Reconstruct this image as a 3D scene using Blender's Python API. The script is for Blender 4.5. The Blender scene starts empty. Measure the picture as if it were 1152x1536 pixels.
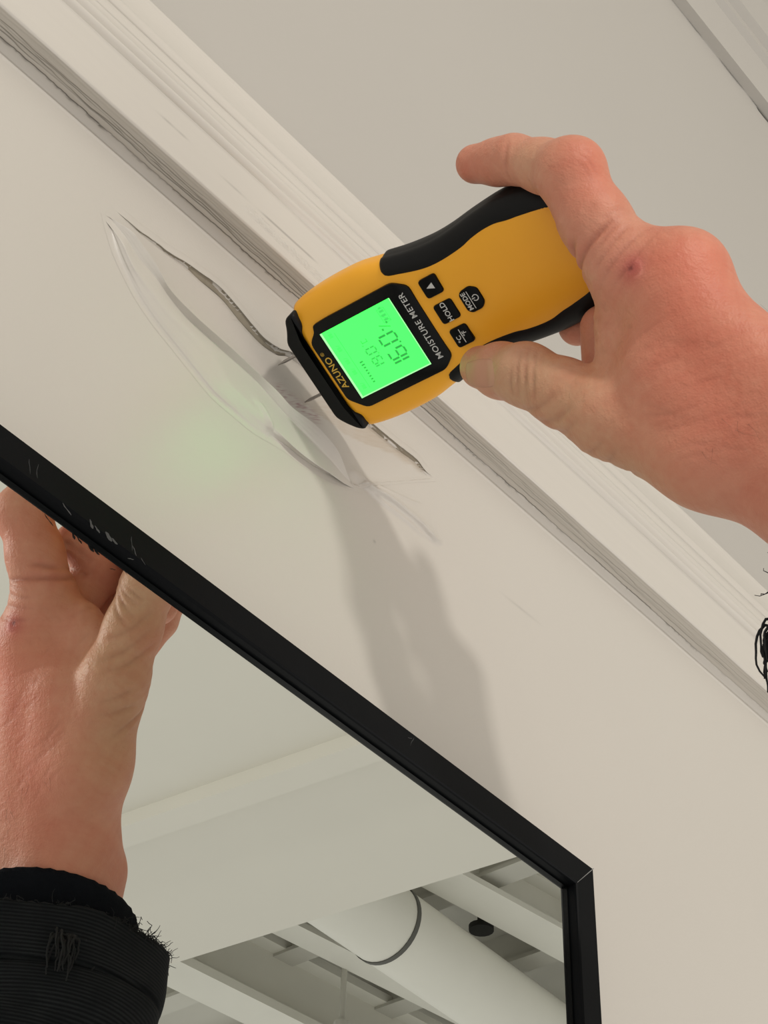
import bpy, bmesh, math, random
import numpy as np
from mathutils import Matrix, Vector
random.seed(7); RNG = np.random.default_rng(7)
SC = bpy.context.scene
COL = SC.collection

# ------------------------------------------------------------------ camera
# world: X along the wall, Y into the wall (wall face at Y=0), Z up; origin where the meter's pins touch
F_PX = 2600.0
CX, CY = 576.0, 768.0
AX = np.array([0.64309, 0.52197, 0.56033]); AX /= np.linalg.norm(AX)
AZ = np.array([0.0281, -0.7473, 0.6639]); AZ -= AX * (AX @ AZ); AZ /= np.linalg.norm(AZ)
AY = -np.cross(AX, AZ)
RW = np.stack([AX, AY, AZ])                      # camera (right, down, forward) -> world
CAM = np.array([-0.3806, -0.3937, -0.5600])
cd = bpy.data.cameras.new('camera'); cam = bpy.data.objects.new('camera', cd); COL.objects.link(cam)
right, down, fwd = RW[:, 0], RW[:, 1], RW[:, 2]
m = Matrix.Identity(4)
for i in range(3):
    m[i][0] = right[i]; m[i][1] = -down[i]; m[i][2] = -fwd[i]; m[i][3] = CAM[i]
cam.matrix_world = m
cd.sensor_fit = 'VERTICAL'; cd.sensor_height = 36.0; cd.lens = 36.0 * F_PX / 1536.0
cd.clip_start = 0.02; cd.clip_end = 60
SC.camera = cam

# ------------------------------------------------------------------ light and exposure
w = bpy.data.worlds.new('room_ambient'); SC.world = w; w.use_nodes = True
w.node_tree.nodes['Background'].inputs[0].default_value = (1.0, 0.965, 0.915, 1)
w.node_tree.nodes['Background'].inputs[1].default_value = 0.76
def area(name, loc, target, size, power, color=(1, 0.95, 0.88), sy=None):
    l = bpy.data.lights.new(name, 'AREA'); l.energy = power; l.size = size; l.color = color
    if sy: l.shape = 'RECTANGLE'; l.size_y = sy
    o = bpy.data.objects.new(name, l); COL.objects.link(o); o.location = loc
    o.rotation_euler = (Vector(target) - Vector(loc)).to_track_quat('-Z', 'Y').to_euler()
    return o
area('ceiling_lamp', (-1.30, -2.6, 1.02), (0.05, 0, -0.02), 0.18, 33, (1, 0.955, 0.90))
area('fill_light', (1.3, -1.7, -1.2), (0.1, 0, 0.0), 0.9, 9, (1, 0.955, 0.90))  # added soft fill, no fixture: brightens lower right wall more than upper
SC.view_settings.view_transform = 'Standard'; SC.view_settings.look = 'None'
SC.view_settings.gamma = 1.0; SC.view_settings.use_curve_mapping = False
SC.view_settings.exposure = 0.0

# ------------------------------------------------------------------ helpers
MIRROR_Y = -0.0150
def ray(p): return RW @ np.array([(p[0] - CX) / F_PX, (p[1] - CY) / F_PX, 1.0])
def at(px, py, Y=0.0):
    r = ray((px, py)); return CAM + r * ((Y - CAM[1]) / r[1])
def atd(px, py, d): return CAM + ray((px, py)) * d
CAMM = CAM * np.array([1, -1, 1]) + np.array([0, 2 * MIRROR_Y, 0])
def raym(p): return ray(p) * np.array([1, -1, 1])
def atz_mirror(px, py, Z):                       # point at height Z whose mirror image falls at px,py
    r = raym((px, py)); return CAMM + r * ((Z - CAMM[2]) / r[2])

def srgb(r, g, b):
    f = lambda c: (c / 255 / 12.92) if c / 255 <= 0.04045 else ((c / 255 + 0.055) / 1.055) ** 2.4
    return (f(r), f(g), f(b), 1)

def tag(o, label=None, cat=None, group=None, kind=None):
    if label: o['label'] = label
    if cat: o['category'] = cat
    if group: o['group'] = group
    if kind: o['kind'] = kind
    return o
def empty(name, loc=(0, 0, 0)):
    o = bpy.data.objects.new(name, None); COL.objects.link(o); o.location = loc; o.empty_display_size = 0.02
    return o
def add(name, verts, faces, mat, parent=None, smooth=True, col=None, autosmooth=None):
    me = bpy.data.meshes.new(name)
    me.from_pydata([tuple(map(float, v)) for v in verts], [], [tuple(map(int, f)) for f in faces])
    if col is not None:
        a = me.color_attributes.new('tint', 'FLOAT_COLOR', 'POINT')
        c = np.ones((len(verts), 4), np.float32); c[:, :col.shape[1]] = col
        a.data.foreach_set('color', c.ravel())
    me.update()
    return link(name, me, mat, parent, smooth, autosmooth)
def link(name, me, mat, parent=None, smooth=True, autosmooth=None):
    if mat is not None: me.materials.append(mat)
    o = bpy.data.objects.new(name, me); COL.objects.link(o)
    if smooth: me.polygons.foreach_set('use_smooth', [True] * len(me.polygons))
    if autosmooth is not None: me.set_sharp_from_angle(angle=autosmooth)
    if parent is not None:
        o.parent = parent
        o.matrix_parent_inverse = parent_inv(parent)
    return o
def world_loc(o):
    v = Vector((0, 0, 0)) ; p = o
    # every empty is only translated, meshes keep world coordinates: so the inverse is the root's translation
    while p is not None:
        if p.type == 'EMPTY': v += Vector(p.location)
        p = p.parent
    return v
def parent_inv(parent):
    if parent.type == 'EMPTY': return Matrix.Translation(-world_loc(parent))
    # parent mesh already sits at identity in world space
    return Matrix.Identity(4)
def from_bm(name, bm, mat, parent=None, smooth=True, autosmooth=None):
    me = bpy.data.meshes.new(name); bm.normal_update(); bm.to_mesh(me); bm.free()
    return link(name, me, mat, parent, smooth, autosmooth)

def grid_faces(nu, nv, off=0, wrap_v=False):
    i = np.arange(nu - 1)[:, None]; nj = nv if wrap_v else nv - 1
    j = np.arange(nj)[None, :]; j2 = (j + 1) % nv
    f = np.stack([i * nv + j, (i + 1) * nv + j, (i + 1) * nv + j2, i * nv + j2], -1).reshape(-1, 4) + off
    return f

# ------------------------------------------------------------------ materials
def nodes(name):
    m = bpy.data.materials.new(name); m.use_nodes = True
    nt = m.node_tree; b = nt.nodes['Principled BSDF']
    return m, nt, b
def N(nt, t, **kw):
    n = nt.nodes.new(t)
    for k, v in kw.items():
        if k in n.inputs: n.inputs[k].default_value = v
        else: setattr(n, k, v)
    return n
def simple(name, col, rough=0.5, metal=0.0, noise=0.0, scale=200, bump=0.0, bscale=900, spec=0.5, coat=0.0):
    m, nt, b = nodes(name)
    b.inputs['Roughness'].default_value = rough; b.inputs['Metallic'].default_value = metal
    b.inputs['Specular IOR Level'].default_value = spec; b.inputs['Coat Weight'].default_value = coat
    tc = N(nt, 'ShaderNodeTexCoord')
    if noise:
        n = N(nt, 'ShaderNodeTexNoise', Scale=scale, Detail=4.0); nt.links.new(tc.outputs['Object'], n.inputs['Vector'])
        mx = N(nt, 'ShaderNodeMix', data_type='RGBA')
        nt.links.new(n.outputs[0], mx.inputs[0])
        c = np.array(col[:3])
        mx.inputs[6].default_value = (*np.clip(c * (1 - noise), 0, 1), 1); mx.inputs[7].default_value = (*np.clip(c * (1 + noise), 0, 1), 1)
        nt.links.new(mx.outputs[2], b.inputs['Base Color'])
    else: b.inputs['Base Color'].default_value = col
    if bump:
        n2 = N(nt, 'ShaderNodeTexNoise', Scale=bscale, Detail=3.0); nt.links.new(tc.outputs['Object'], n2.inputs['Vector'])
        bp = N(nt, 'ShaderNodeBump', Strength=bump, Distance=0.001); nt.links.new(n2.outputs[0], bp.inputs['Height'])
        nt.links.new(bp.outputs[0], b.inputs['Normal'])
    return m
def tinted(name, col, rough, bump=0.0, bscale=700, noise=0.03, nscale=60, spec=0.5, stretch=(1, 1, 1), sss=0.0):
    """base colour times the mesh's own 'tint' attribute (stains, dirt, redness)"""
    m, nt, b = nodes(name)
    b.inputs['Roughness'].default_value = rough; b.inputs['Specular IOR Level'].default_value = spec
    tc = N(nt, 'ShaderNodeTexCoord'); mp = N(nt, 'ShaderNodeMapping'); mp.inputs['Scale'].default_value = stretch
    nt.links.new(tc.outputs['Object'], mp.inputs['Vector'])
    n = N(nt, 'ShaderNodeTexNoise', Scale=nscale, Detail=5.0); nt.links.new(mp.outputs[0], n.inputs['Vector'])
    mx = N(nt, 'ShaderNodeMix', data_type='RGBA'); nt.links.new(n.outputs[0], mx.inputs[0])
    c = np.array(col[:3]); mx.inputs[6].default_value = (*np.clip(c * (1 - noise), 0, 1), 1); mx.inputs[7].default_value = (*np.clip(c * (1 + noise), 0, 1), 1)
    at_ = N(nt, 'ShaderNodeVertexColor', layer_name='tint')
    mu = N(nt, 'ShaderNodeMix', data_type='RGBA', blend_type='MULTIPLY'); mu.inputs[0].default_value = 1.0
    nt.links.new(mx.outputs[2], mu.inputs[6]); nt.links.new(at_.outputs[0], mu.inputs[7])
    nt.links.new(mu.outputs[2], b.inputs['Base Color'])
    if bump:
        n2 = N(nt, 'ShaderNodeTexNoise', Scale=bscale, Detail=4.0); nt.links.new(mp.outputs[0], n2.inputs['Vector'])
        bp = N(nt, 'ShaderNodeBump', Strength=bump, Distance=0.001); nt.links.new(n2.outputs[0], bp.inputs['Height'])
        nt.links.new(bp.outputs[0], b.inputs['Normal'])
    if sss:
        b.inputs['Subsurface Weight'].default_value = sss
        b.inputs['Subsurface Radius'].default_value = (1.0, 0.35, 0.2); b.inputs['Subsurface Scale'].default_value = 0.004
    return m

M_WALL = tinted('wall_paint', (0.575, 0.54, 0.485), 0.36, bump=0.10, bscale=650, noise=0.02, nscale=9)
M_TRIM = tinted('trim_paint', (0.60, 0.562, 0.505), 0.25, bump=0.22, bscale=260, noise=0.03, nscale=120, stretch=(0.06, 1, 1))
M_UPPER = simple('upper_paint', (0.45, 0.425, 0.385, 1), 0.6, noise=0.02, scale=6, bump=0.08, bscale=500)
M_CEIL = simple('ceiling_paint', (0.70, 0.68, 0.62, 1), 0.8, noise=0.02, scale=4)
M_DECK = simple('deck_paint', (0.52, 0.51, 0.46, 1), 0.8, noise=0.18, scale=3)
M_DUCT = simple('duct_paint', (0.74, 0.73, 0.67, 1), 0.6, noise=0.04, scale=5)
M_DARK = simple('dark_cavity', (0.03, 0.03, 0.028, 1), 0.9)
M_FRAME = simple('black_frame', (0.0045, 0.005, 0.0058, 1), 0.42, noise=0.15, scale=60, bump=0.03, bscale=900, spec=0.06)
M_SCUFF = simple('frame_scuff', (0.05, 0.05, 0.05, 1), 0.7)
M_MIRROR = simple('mirror_silver', (0.86, 0.885, 0.845, 1), 0.0, metal=1.0)
M_YELLOW = simple('yellow_plastic', srgb(246, 174, 36), 0.42, noise=0.05, scale=40, bump=0.05, bscale=1500)
M_BLACK = simple('black_rubber', (0.0055, 0.006, 0.0065, 1), 0.5, spec=0.20, bump=0.04, bscale=1500)
M_BUTTON = simple('black_button', (0.003, 0.003, 0.0035, 1), 0.30, spec=.12)
M_BEZEL = simple('bezel_gloss', (0.004, 0.0045, 0.0045, 1), 0.25, spec=.16)
M_PRINT = simple('white_print', (0.55, 0.56, 0.55, 1), 0.6)
M_GOLD = simple('amber_print', srgb(205, 165, 60), 0.5)
M_STEEL = simple('pin_steel', (0.50, 0.48, 0.46, 1), 0.28, metal=1.0)
M_SKIN = tinted('skin', (1, 1, 1), 0.50, bump=0.0, noise=0.05, nscale=160, spec=0.35, sss=0.12)
def skin_relief(m):
    nt = m.node_tree; b = nt.nodes['Principled BSDF']; tc = N(nt, 'ShaderNodeTexCoord')
    def layer(rz, sc, scale, strength, prev, detail=3.0, vor=False):
        mp = N(nt, 'ShaderNodeMapping'); mp.inputs['Rotation'].default_value = (0, 0, rz); mp.inputs['Scale'].default_value = sc; nt.links.new(tc.outputs['Object'], mp.inputs[0])
        n = N(nt, 'ShaderNodeTexVoronoi', Scale=scale) if vor else N(nt, 'ShaderNodeTexNoise', Scale=scale, Detail=detail); nt.links.new(mp.outputs[0], n.inputs['Vector'])
        bp = N(nt, 'ShaderNodeBump', Strength=strength, Distance=0.001); nt.links.new(n.outputs[0], bp.inputs['Height'])
        if prev: nt.links.new(prev.outputs[0], bp.inputs['Normal'])
        return bp
    p = layer(0.87, (0.22, 1, 1), 420, .40, None)
    p = layer(0.87, (1, .5, 0.35), 520, .16, p)
    p = layer(0, (1, 1, 1), 1100, .14, p, vor=True)
    nt.links.new(p.outputs[0], b.inputs['Normal'])
skin_relief(M_SKIN)
M_NAIL = tinted('nail', srgb(196, 146, 122), 0.6, noise=0.05, nscale=150, spec=0.15)
M_CLOTH = simple('black_twill', (0.0125, 0.0135, 0.0155, 1), 0.95, noise=0.3, scale=500, spec=0.15)
M_KNIT = simple('black_knit', (0.006, 0.007, 0.010, 1), 0.95, bump=0.5, bscale=1600, spec=0.1)
M_THREAD = simple('thread', (0.022, 0.022, 0.023, 1), 0.9, spec=0.2)
M_HAIR = simple('hair', (0.10, 0.05, 0.03, 1), 0.6)
def lcd_mat():
    m, nt, b = nodes('lit_display')
    b.inputs['Base Color'].default_value = (0.03, 0.25, 0.06, 1); b.inputs['Roughness'].default_value = 0.3
    b.inputs['Emission Color'].default_value = (0.036, 1.0, 0.068, 1); b.inputs['Emission Strength'].default_value = 2.1
    return m
M_LCD = lcd_mat()
M_SEG = simple('display_segment', (0.01, 0.14, 0.03, 1), 0.4)
M_SEG.node_tree.nodes['Principled BSDF'].inputs['Emission Color'].default_value = (0.035, 0.56, 0.085, 1)
M_SEG.node_tree.nodes['Principled BSDF'].inputs['Emission Strength'].default_value = 0.62
M_SEGF = simple('display_segment_faint', (0.02, 0.25, 0.05, 1), 0.4)
M_SEGF.node_tree.nodes['Principled BSDF'].inputs['Emission Color'].default_value = (0.05, 0.72, 0.11, 1)
M_SEGF.node_tree.nodes['Principled BSDF'].inputs['Emission Strength'].default_value = 0.88
M_SEG2 = simple('display_segment_mid', (0.02, 0.2, 0.04, 1), 0.4)
M_SEG2.node_tree.nodes['Principled BSDF'].inputs['Emission Color'].default_value = (0.04, 0.60, 0.095, 1)
M_SEG2.node_tree.nodes['Principled BSDF'].inputs['Emission Strength'].default_value = 0.80
M_GLOWEDGE = simple('display_edge', (0.1, 0.4, 0.1, 1), 0.3)
M_GLOWEDGE.node_tree.nodes['Principled BSDF'].inputs['Emission Color'].default_value = (0.42, 1.0, 0.42, 1)
M_GLOWEDGE.node_tree.nodes['Principled BSDF'].inputs['Emission Strength'].default_value = 0.95

# ------------------------------------------------------------------ polyline maths
def seg_dist(P, poly):
    """distance of points P (n,d) to polyline; returns distance, arc parameter 0..1, signed side (2-D only)"""
    poly = np.asarray(poly, float); L = np.r_[0, np.cumsum(np.linalg.norm(np.diff(poly, axis=0), axis=1))]
    best = np.full(len(P), 1e9); tt = np.zeros(len(P)); side = np.zeros(len(P))
    for k in range(len(poly) - 1):
        a, b = poly[k], poly[k + 1]; ab = b - a; l2 = ab @ ab
        t = np.clip(((P - a) @ ab) / l2, 0, 1); q = a + t[:, None] * ab; d = np.linalg.norm(P - q, axis=1)
        u = d < best
        best[u] = d[u]; tt[u] = (L[k] + t[u] * (L[k + 1] - L[k])) / L[-1]
        if P.shape[1] == 2:
            s = np.sign(ab[0] * (P[:, 1] - a[1]) - ab[1] * (P[:, 0] - a[0])); side[u] = s[u]
    return best, tt, side
def smooth_poly(poly, n=60):
    """Catmull-Rom through the points"""
    p = np.asarray(poly, float); p = np.vstack([2 * p[0] - p[1], p, 2 * p[-1] - p[-2]])
    out = []
    m_ = len(p) - 3
    for s in np.linspace(0, m_ - 1e-6, n):
        k = int(s); t = s - k; p0, p1, p2, p3 = p[k:k + 4]
        out.append(0.5 * ((2 * p1) + (-p0 + p2) * t + (2 * p0 - 5 * p1 + 4 * p2 - p3) * t * t + (-p0 + 3 * p1 - 3 * p2 + p3) * t ** 3))
    return np.array(out)
def in_poly(P, poly):
    c = np.zeros(len(P), bool); n = len(poly)
    for k in range(n):
        (x1, y1), (x2, y2) = poly[k], poly[(k + 1) % n]
        cond = ((y1 > P[:, 1]) != (y2 > P[:, 1])); xi = (x2 - x1) * (P[:, 1] - y1) / ((y2 - y1) if y2 != y1 else 1e-12) + x1
        c ^= cond & (P[:, 0] < xi)
    return c
def sstep(x, a, b):
    t = np.clip((x - a) / (b - a), 0, 1); return t * t * (3 - 2 * t)
def vnoise(x, seed=0):
    r = np.random.default_rng(seed).random(4096); i = np.floor(x).astype(int); f = x - i; f = f * f * (3 - 2 * f)
    return r[i % 4096] * (1 - f) + r[(i + 1) % 4096] * f

# ------------------------------------------------------------------ wall with the torn paint blister
def wallxz(pts): return np.array([[*at(x, y)[[0, 2]]] for x, y in pts])
def wallh(pts, h): return np.array([[*at(x, y, -h)[[0, 2]]] for x, y in pts])
def dens(p, n=140): return smooth_poly(p, n)
CRACK = dens(wallh([(171, 311), (205, 340), (249, 374), (292, 402), (330, 431), (360, 464), (392, 502), (418, 522), (437, 528), (480, 563), (530, 613), (562, 637), (595, 665), (625, 687), (640, 705), (655, 718)], 0.0008))
OUTER = dens(wallh([(162, 322), (169, 350), (179, 381), (192, 410), (210, 444), (234, 480), (265, 519), (296, 558), (322, 589), (352, 615), (380, 638), (408, 655), (430, 669), (463, 694), (500, 713), (541, 729)], 0.0007))
MID = dens(wallh([(163, 322), (172, 338), (179, 355), (200, 402), (226, 438), (252, 470), (286, 503), (322, 540), (348, 579), (382, 613), (414, 645), (450, 680), (500, 714), (542, 730)], 0.0030))
VALLEY = dens(wallh([(167, 320), (177, 342), (202, 389), (231, 420), (255, 451), (275, 475), (309, 506), (348, 543), (382, 574), (408, 606), (442, 644), (472, 676), (510, 712), (544, 731)], 0.0013))
RIDGE = dens(wallh([(170, 314), (183, 326), (208, 360), (236, 399), (255, 433), (286, 470), (322, 503), (364, 540), (411, 584), (436, 611), (472, 638), (499, 666), (522, 697), (547, 731)], 0.0047))
LENS = dens(wallh([(372, 590), (386, 606), (397, 624), (404, 640), (409, 654)], 0.0024), 50)
FOLD = dens(wallh([(508, 680), (520, 693), (538, 709), (561, 730), (591, 749), (630, 780), (652, 802), (664, 808), (674, 809)], 0.0028))
FOLDB = dens(wallh([(545, 728), (574, 752), (602, 773), (628, 795), (646, 808)], 0.0008), 60)
FOLDC = dens(wallh([(552, 720), (575, 734), (600, 745), (622, 753), (642, 757)], 0.0010), 50)
PAPER = dens(wallh([(505, 640), (520, 651), (552, 666), (574, 673), (602, 688), (636, 707), (654, 717)], 0.0), 60)
NR = 420
def resample(p, n=NR):
    L = np.r_[0, np.cumsum(np.linalg.norm(np.diff(p, axis=0), axis=1))]; t = np.linspace(0, L[-1], n)
    return np.stack([np.interp(t, L, p[:, 0]), np.interp(t, L, p[:, 1])], 1)
CRACK, OUTER, MID, VALLEY, RIDGE = [resample(c) for c in (CRACK, OUTER, MID, VALLEY, RIDGE)]
gs = lambda d, s: np.exp(-(d / s) ** 2)
tap = lambda t, a=0.12, b=0.10: sstep(t, 0, a) * (1 - sstep(t, 1 - b, 1))
REGION = np.vstack([OUTER[::6], CRACK[::-6]])
def gentle(Q):
    """soft relief shared by the flat wall and the blister sheet: folds, lifted paint above the tear, caulk ridge, old plaster"""
    q = np.zeros(len(Q)); nr_ = (np.abs(Q[:, 0]) < .15) & (np.abs(Q[:, 1]) < .09); R = Q[nr_]
    d2, t2, s2 = seg_dist(R, FOLD[::2]); d3, t3, s3 = seg_dist(R, FOLDB); d4, t4, s4 = seg_dist(R, FOLDC); dc, tc, sc = seg_dist(R, CRACK[::4]); dl, tl, sl = seg_dist(R, LENS)
    wedge = lambda d, s, up, dn: np.where(s > 0, np.exp(-d / up), np.exp(-(d / dn) ** 2))
    k = 0.0032 * tap(t2, .25, .18) * wedge(d2, s2, .0045, .0014) + 0.0014 * tap(t3, .2, .3) * wedge(d3, s3, .0022, .0012) + 0.0015 * tap(t4, .3, .4) * wedge(d4, -s4, .0025, .0010)
    k += np.where(sc > 0, np.exp(-(dc / 0.0060) ** 2), 0) * tap(tc, .2, .12) * 0.0008 + 0.0014 * tap(tl, .3, .2) * gs(dl, .0014)
    q[nr_] = k
    q += 0.0006 * np.exp(-((Q[:, 1] - 0.0452) / 0.0007) ** 2)
    inn = (np.abs(Q[:, 0]) < .5) & (np.abs(Q[:, 1]) < .4)
    return q + 0.0007 * (vnoise(Q[:, 0] * 14 + 50, 9) - .5) * (vnoise(Q[:, 1] * 17 + 70, 10)) * inn
xs = np.unique(np.r_[np.linspace(-2.6, -0.6, 6), np.arange(-0.6, -0.13, 0.02), np.arange(-0.13, 0.13, 0.0007), np.arange(0.13, 0.62, 0.02), np.linspace(0.62, 4.6, 9)])
zs = np.unique(np.r_[np.linspace(-2.1, -0.35, 6), np.arange(-0.35, -0.075, 0.02), np.arange(-0.075, 0.0500, 0.00060), [0.052, 0.07]])
GX, GZ = np.meshgrid(xs, zs, indexing='ij'); WP = np.stack([GX.ravel(), GZ.ravel()], 1)
H = gentle(WP); T = np.ones((len(WP), 3))
nr_ = (np.abs(WP[:, 0]) < .13) & (np.abs(WP[:, 1]) < .075); ins_ = in_poly(WP[nr_], REGION); db, _, _ = seg_dist(WP[nr_], np.vstack([REGION, REGION[:1]]))
H[nr_] -= np.where(ins_, .0035 * sstep(db, .0006, .0022), 0)       # the sheet of the blister spans this hollow
for p in wallxz([(780, 912), (562, 812), (1010, 1290)]): T *= 1 - (0.35 * gs(np.linalg.norm(WP - p, axis=1), 0.0008))[:, None]
wall = add('wall_back', np.stack([WP[:, 0], -H, WP[:, 1]], 1), grid_faces(len(xs), len(zs)), M_WALL, col=T)
tag(wall, 'off-white painted lower wall with a torn, bulging paint blister below the fluted trim', kind='structure')
# blister: a sheet lofted along the outline, the two creases, the main ridge and the tear
tt = np.linspace(0, 1, NR); A = sstep(tt, 0, .09) * (1 - sstep(tt, .86, 1.0)); wob = 1 + .25 * (vnoise(tt * 9, 401) - .5)
def nrm_of(c):
    d = np.gradient(c, axis=0); d /= np.linalg.norm(d, axis=1)[:, None]; return np.stack([-d[:, 1], d[:, 0]], 1)   # towards the tear (up)
nO, nR_, nK = nrm_of(OUTER), nrm_of(RIDGE), nrm_of(CRACK)
lerp = lambda a, b, t: a + (b - a) * t
gapw = np.linalg.norm(CRACK - RIDGE, axis=1); sc_ = np.clip(gapw / .008, .08, 1)[:, None]
AMP = .0012 * sstep(tt, .12, .30) * (1 - .45 * sstep(tt, .6, .9)) * (1 - sstep(tt, .97, 1))
VALLEY = lerp(VALLEY, RIDGE, .28)
AO_ = A * (1 - .45 * sstep(tt, .45, .75))
keys = [(OUTER - nO * .0035, 0 * A), (OUTER - nO * .0016, .00008 + .00010 * AO_), (OUTER - nO * .0005, .0006 * AO_), (OUTER + nO * .0002, .0012 * AO_), (lerp(OUTER, MID, .25), .0019 * AO_), (lerp(OUTER, MID, .6), .0025 * A), (MID, .0033 * A),
        (lerp(MID, VALLEY, .25), .0032 * A), (lerp(MID, VALLEY, .75), .0025 * A), (VALLEY, .0021 * A), (lerp(VALLEY, RIDGE, .18), .0027 * A * wob), (lerp(VALLEY, RIDGE, .5), .0037 * A * wob), (lerp(VALLEY, RIDGE, .82), .0046 * A * wob), (RIDGE, .0050 * A * wob),
        (RIDGE + nR_ * .00040 * sc_, .0044 * A * wob), (RIDGE + nR_ * .0008 * sc_, .0024 * A * wob), (RIDGE + nR_ * .0013 * sc_, .0003 * A), (RIDGE + nR_ * .0026 * sc_, -AMP * .5)]
wk_ = (.0001 + .0019 * sstep(tt, .18, .25) * (1 - sstep(tt, .40, .56)) * (.75 + .5 * vnoise(tt * 22, 3)) + .0003 * sstep(tt, .45, .5) + .0003 * sstep(tt, .72, .80) * (1 - sstep(tt, .92, .98)))[:, None]
endK = sstep(tt, .02, .10) * (1 - sstep(tt, .93, .99))
B0 = RIDGE + nR_ * .0026 * sc_
keys += [(lerp(B0, CRACK, f), -AMP * lerp(.6, 1.0, f)) for f in (.2, .4, .6)] + [(CRACK - nK * (.0011 + wk_ * 1.15), -AMP)] + [(CRACK - nK * (.0004 + wk_ * .8), -AMP - .0014 * endK), (CRACK + nK * .0006, -AMP - .0018 * endK)]
KX = np.stack([k[0] for k in keys], 1); KH = np.stack([np.broadcast_to(k[1], NR) for k in keys], 1)
sub = 4; nk = len(keys); cols_ = []
for k in range(nk - 1):
    for f in np.linspace(0, 1, sub, endpoint=False):
        m0 = (KH[:, k + 1] - KH[:, max(k - 1, 0)]) * .5; m1 = (KH[:, min(k + 2, nk - 1)] - KH[:, k]) * .5
        h_ = (2 * f ** 3 - 3 * f ** 2 + 1) * KH[:, k] + (f ** 3 - 2 * f ** 2 + f) * m0 * .6 + (-2 * f ** 3 + 3 * f ** 2) * KH[:, k + 1] + (f ** 3 - f ** 2) * m1 * .6
        cols_.append((lerp(KX[:, k], KX[:, k + 1], f), h_))
cols_.append((KX[:, -1], KH[:, -1]))
BX = np.stack([c[0] for c in cols_], 1); BH = np.stack([c[1] for c in cols_], 1); nb = BX.shape[1]; Q = BX.reshape(-1, 2)
BH = BH + gentle(Q).reshape(NR, nb) * np.where(np.arange(nb) < (nk - 3) * sub, 1, .0)[None, :] + .00006
# colours that belong to the plaster: grey paper face, brown torn fibres, reddish stain by the pins, grit
plm = np.broadcast_to(sstep(np.arange(nb), 15.5 * sub, 17.5 * sub)[None, :], (NR, nb)).ravel()
tn = 1 - (plm * A.repeat(nb) * .75)[:, None] * np.array([0.085, 0.10, 0.105])
dp, tp, sp_ = seg_dist(Q, PAPER); TT = np.repeat(tt, nb)
fib = plm * np.where(sp_ > 0, 1.0, 0) * sstep(TT, .60, .72) * (.4 + .6 * vnoise(Q[:, 0] * 700 + 99, 7))
tn *= 1 - (fib * .20)[:, None] * np.array([.55, .85, 1.2])
ds, ts, _ = seg_dist(Q, wallxz([(424, 584), (440, 599), (456, 612), (474, 624)]))
blot_ = gs(ds, 0.0032) * np.clip((vnoise(Q[:, 0] * 1100 + 200 * vnoise(Q[:, 1] * 500, 8), 5) + vnoise(Q[:, 1] * 1400 + Q[:, 0] * 900, 6) - .85) * 2.0, 0, 1) * plm
tn *= 1 - blot_[:, None] * np.array([0.38, 0.62, 0.58])
for k in range(26):
    p = wallxz([(285 + RNG.random() * 230, 425 + RNG.random() * 190)])[0]
    tn *= 1 - (plm * (0.15 + .2 * (k % 3 == 0)) * gs(np.linalg.norm(Q - p, axis=1), 0.0005))[:, None] * np.array([.8, 1, 1.1])
add('paint_blister', np.stack([Q[:, 0], -BH.ravel(), Q[:, 1]], 1), grid_faces(NR, nb), M_WALL, wall, col=tn)

# torn paint edge: the lifted sheet above the tear, and the brown torn paper showing under it
M_TORN = simple('torn_paper', (0.30, 0.262, 0.20, 1), 0.9, noise=.12, scale=300)
CR2 = smooth_poly(CRACK[::4], 420); CR2[-1] = CRACK[-1]
jit = (vnoise(np.arange(420) * .10, 421) - .5) * .0006 + (vnoise(np.arange(420) * .35, 422) - .5) * .00015
dC = np.gradient(CR2, axis=0); dC /= np.linalg.norm(dC, axis=1)[:, None]; nC = np.stack([dC[:, 1], -dC[:, 0]], 1)   # towards the plaster
tC = np.linspace(0, 1, 420); endC = sstep(tC, 0, .04) * (1 - sstep(tC, .97, 1))
CR2 = CR2 + nC * (jit * endC)[:, None]
widC = (.0001 + .0019 * sstep(tC, .18, .25) * (1 - sstep(tC, .40, .56)) * (.75 + .5 * vnoise(tC * 22, 3)) + .0003 * sstep(tC, .45, .5) + .0003 * sstep(tC, .72, .80) * (1 - sstep(tC, .92, .98))) * endC
lipY = gentle(CR2 - nC * .0010) + .00030 * endC
def ribbon_abs(name, cols, mat, tint):
    V = np.stack([np.stack([(CR2 + nC * np.broadcast_to(o_, 420)[:, None])[:, 0], -np.broadcast_to(h_, 420), (CR2 + nC * np.broadcast_to(o_, 420)[:, None])[:, 1]], 1) for o_, h_ in cols], 1).reshape(-1, 3)
    return add(name, V, grid_faces(420, len(cols)), mat, wall, True, col=np.ones((len(V), 3)) if tint else None, autosmooth=.9)
rl = lambda o_: gentle(CR2 + nC * np.broadcast_to(o_, 420)[:, None])
ribbon_abs('torn_paint_edge', [(-.0050, rl(-.0050) - .00002), (-.0036, rl(-.0036) + .00018 * endC), (-.0022, rl(-.0022) + .0003 * endC), (-.0008, lipY), (.0003 * endC, lipY + .0001 * endC), (.00040 * endC, lipY - .0001 * endC)], M_WALL, True)
low_ = np.interp(tC, tt, -AMP) + .0001
ribbon_abs('torn_paper', [(-.0002 * endC, lipY - .0001 * endC), (.0001 * endC + widC * .35, np.minimum(lipY * .3 + low_ * .7 + .0002, lipY - .00022)), (.0002 * endC + widC * .8, np.minimum(low_ + .00035 * endC, lipY - .0003)), (.0004 + widC * 1.05, np.minimum(low_ - .00045, lipY - .0007))], M_TORN, False)

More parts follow.
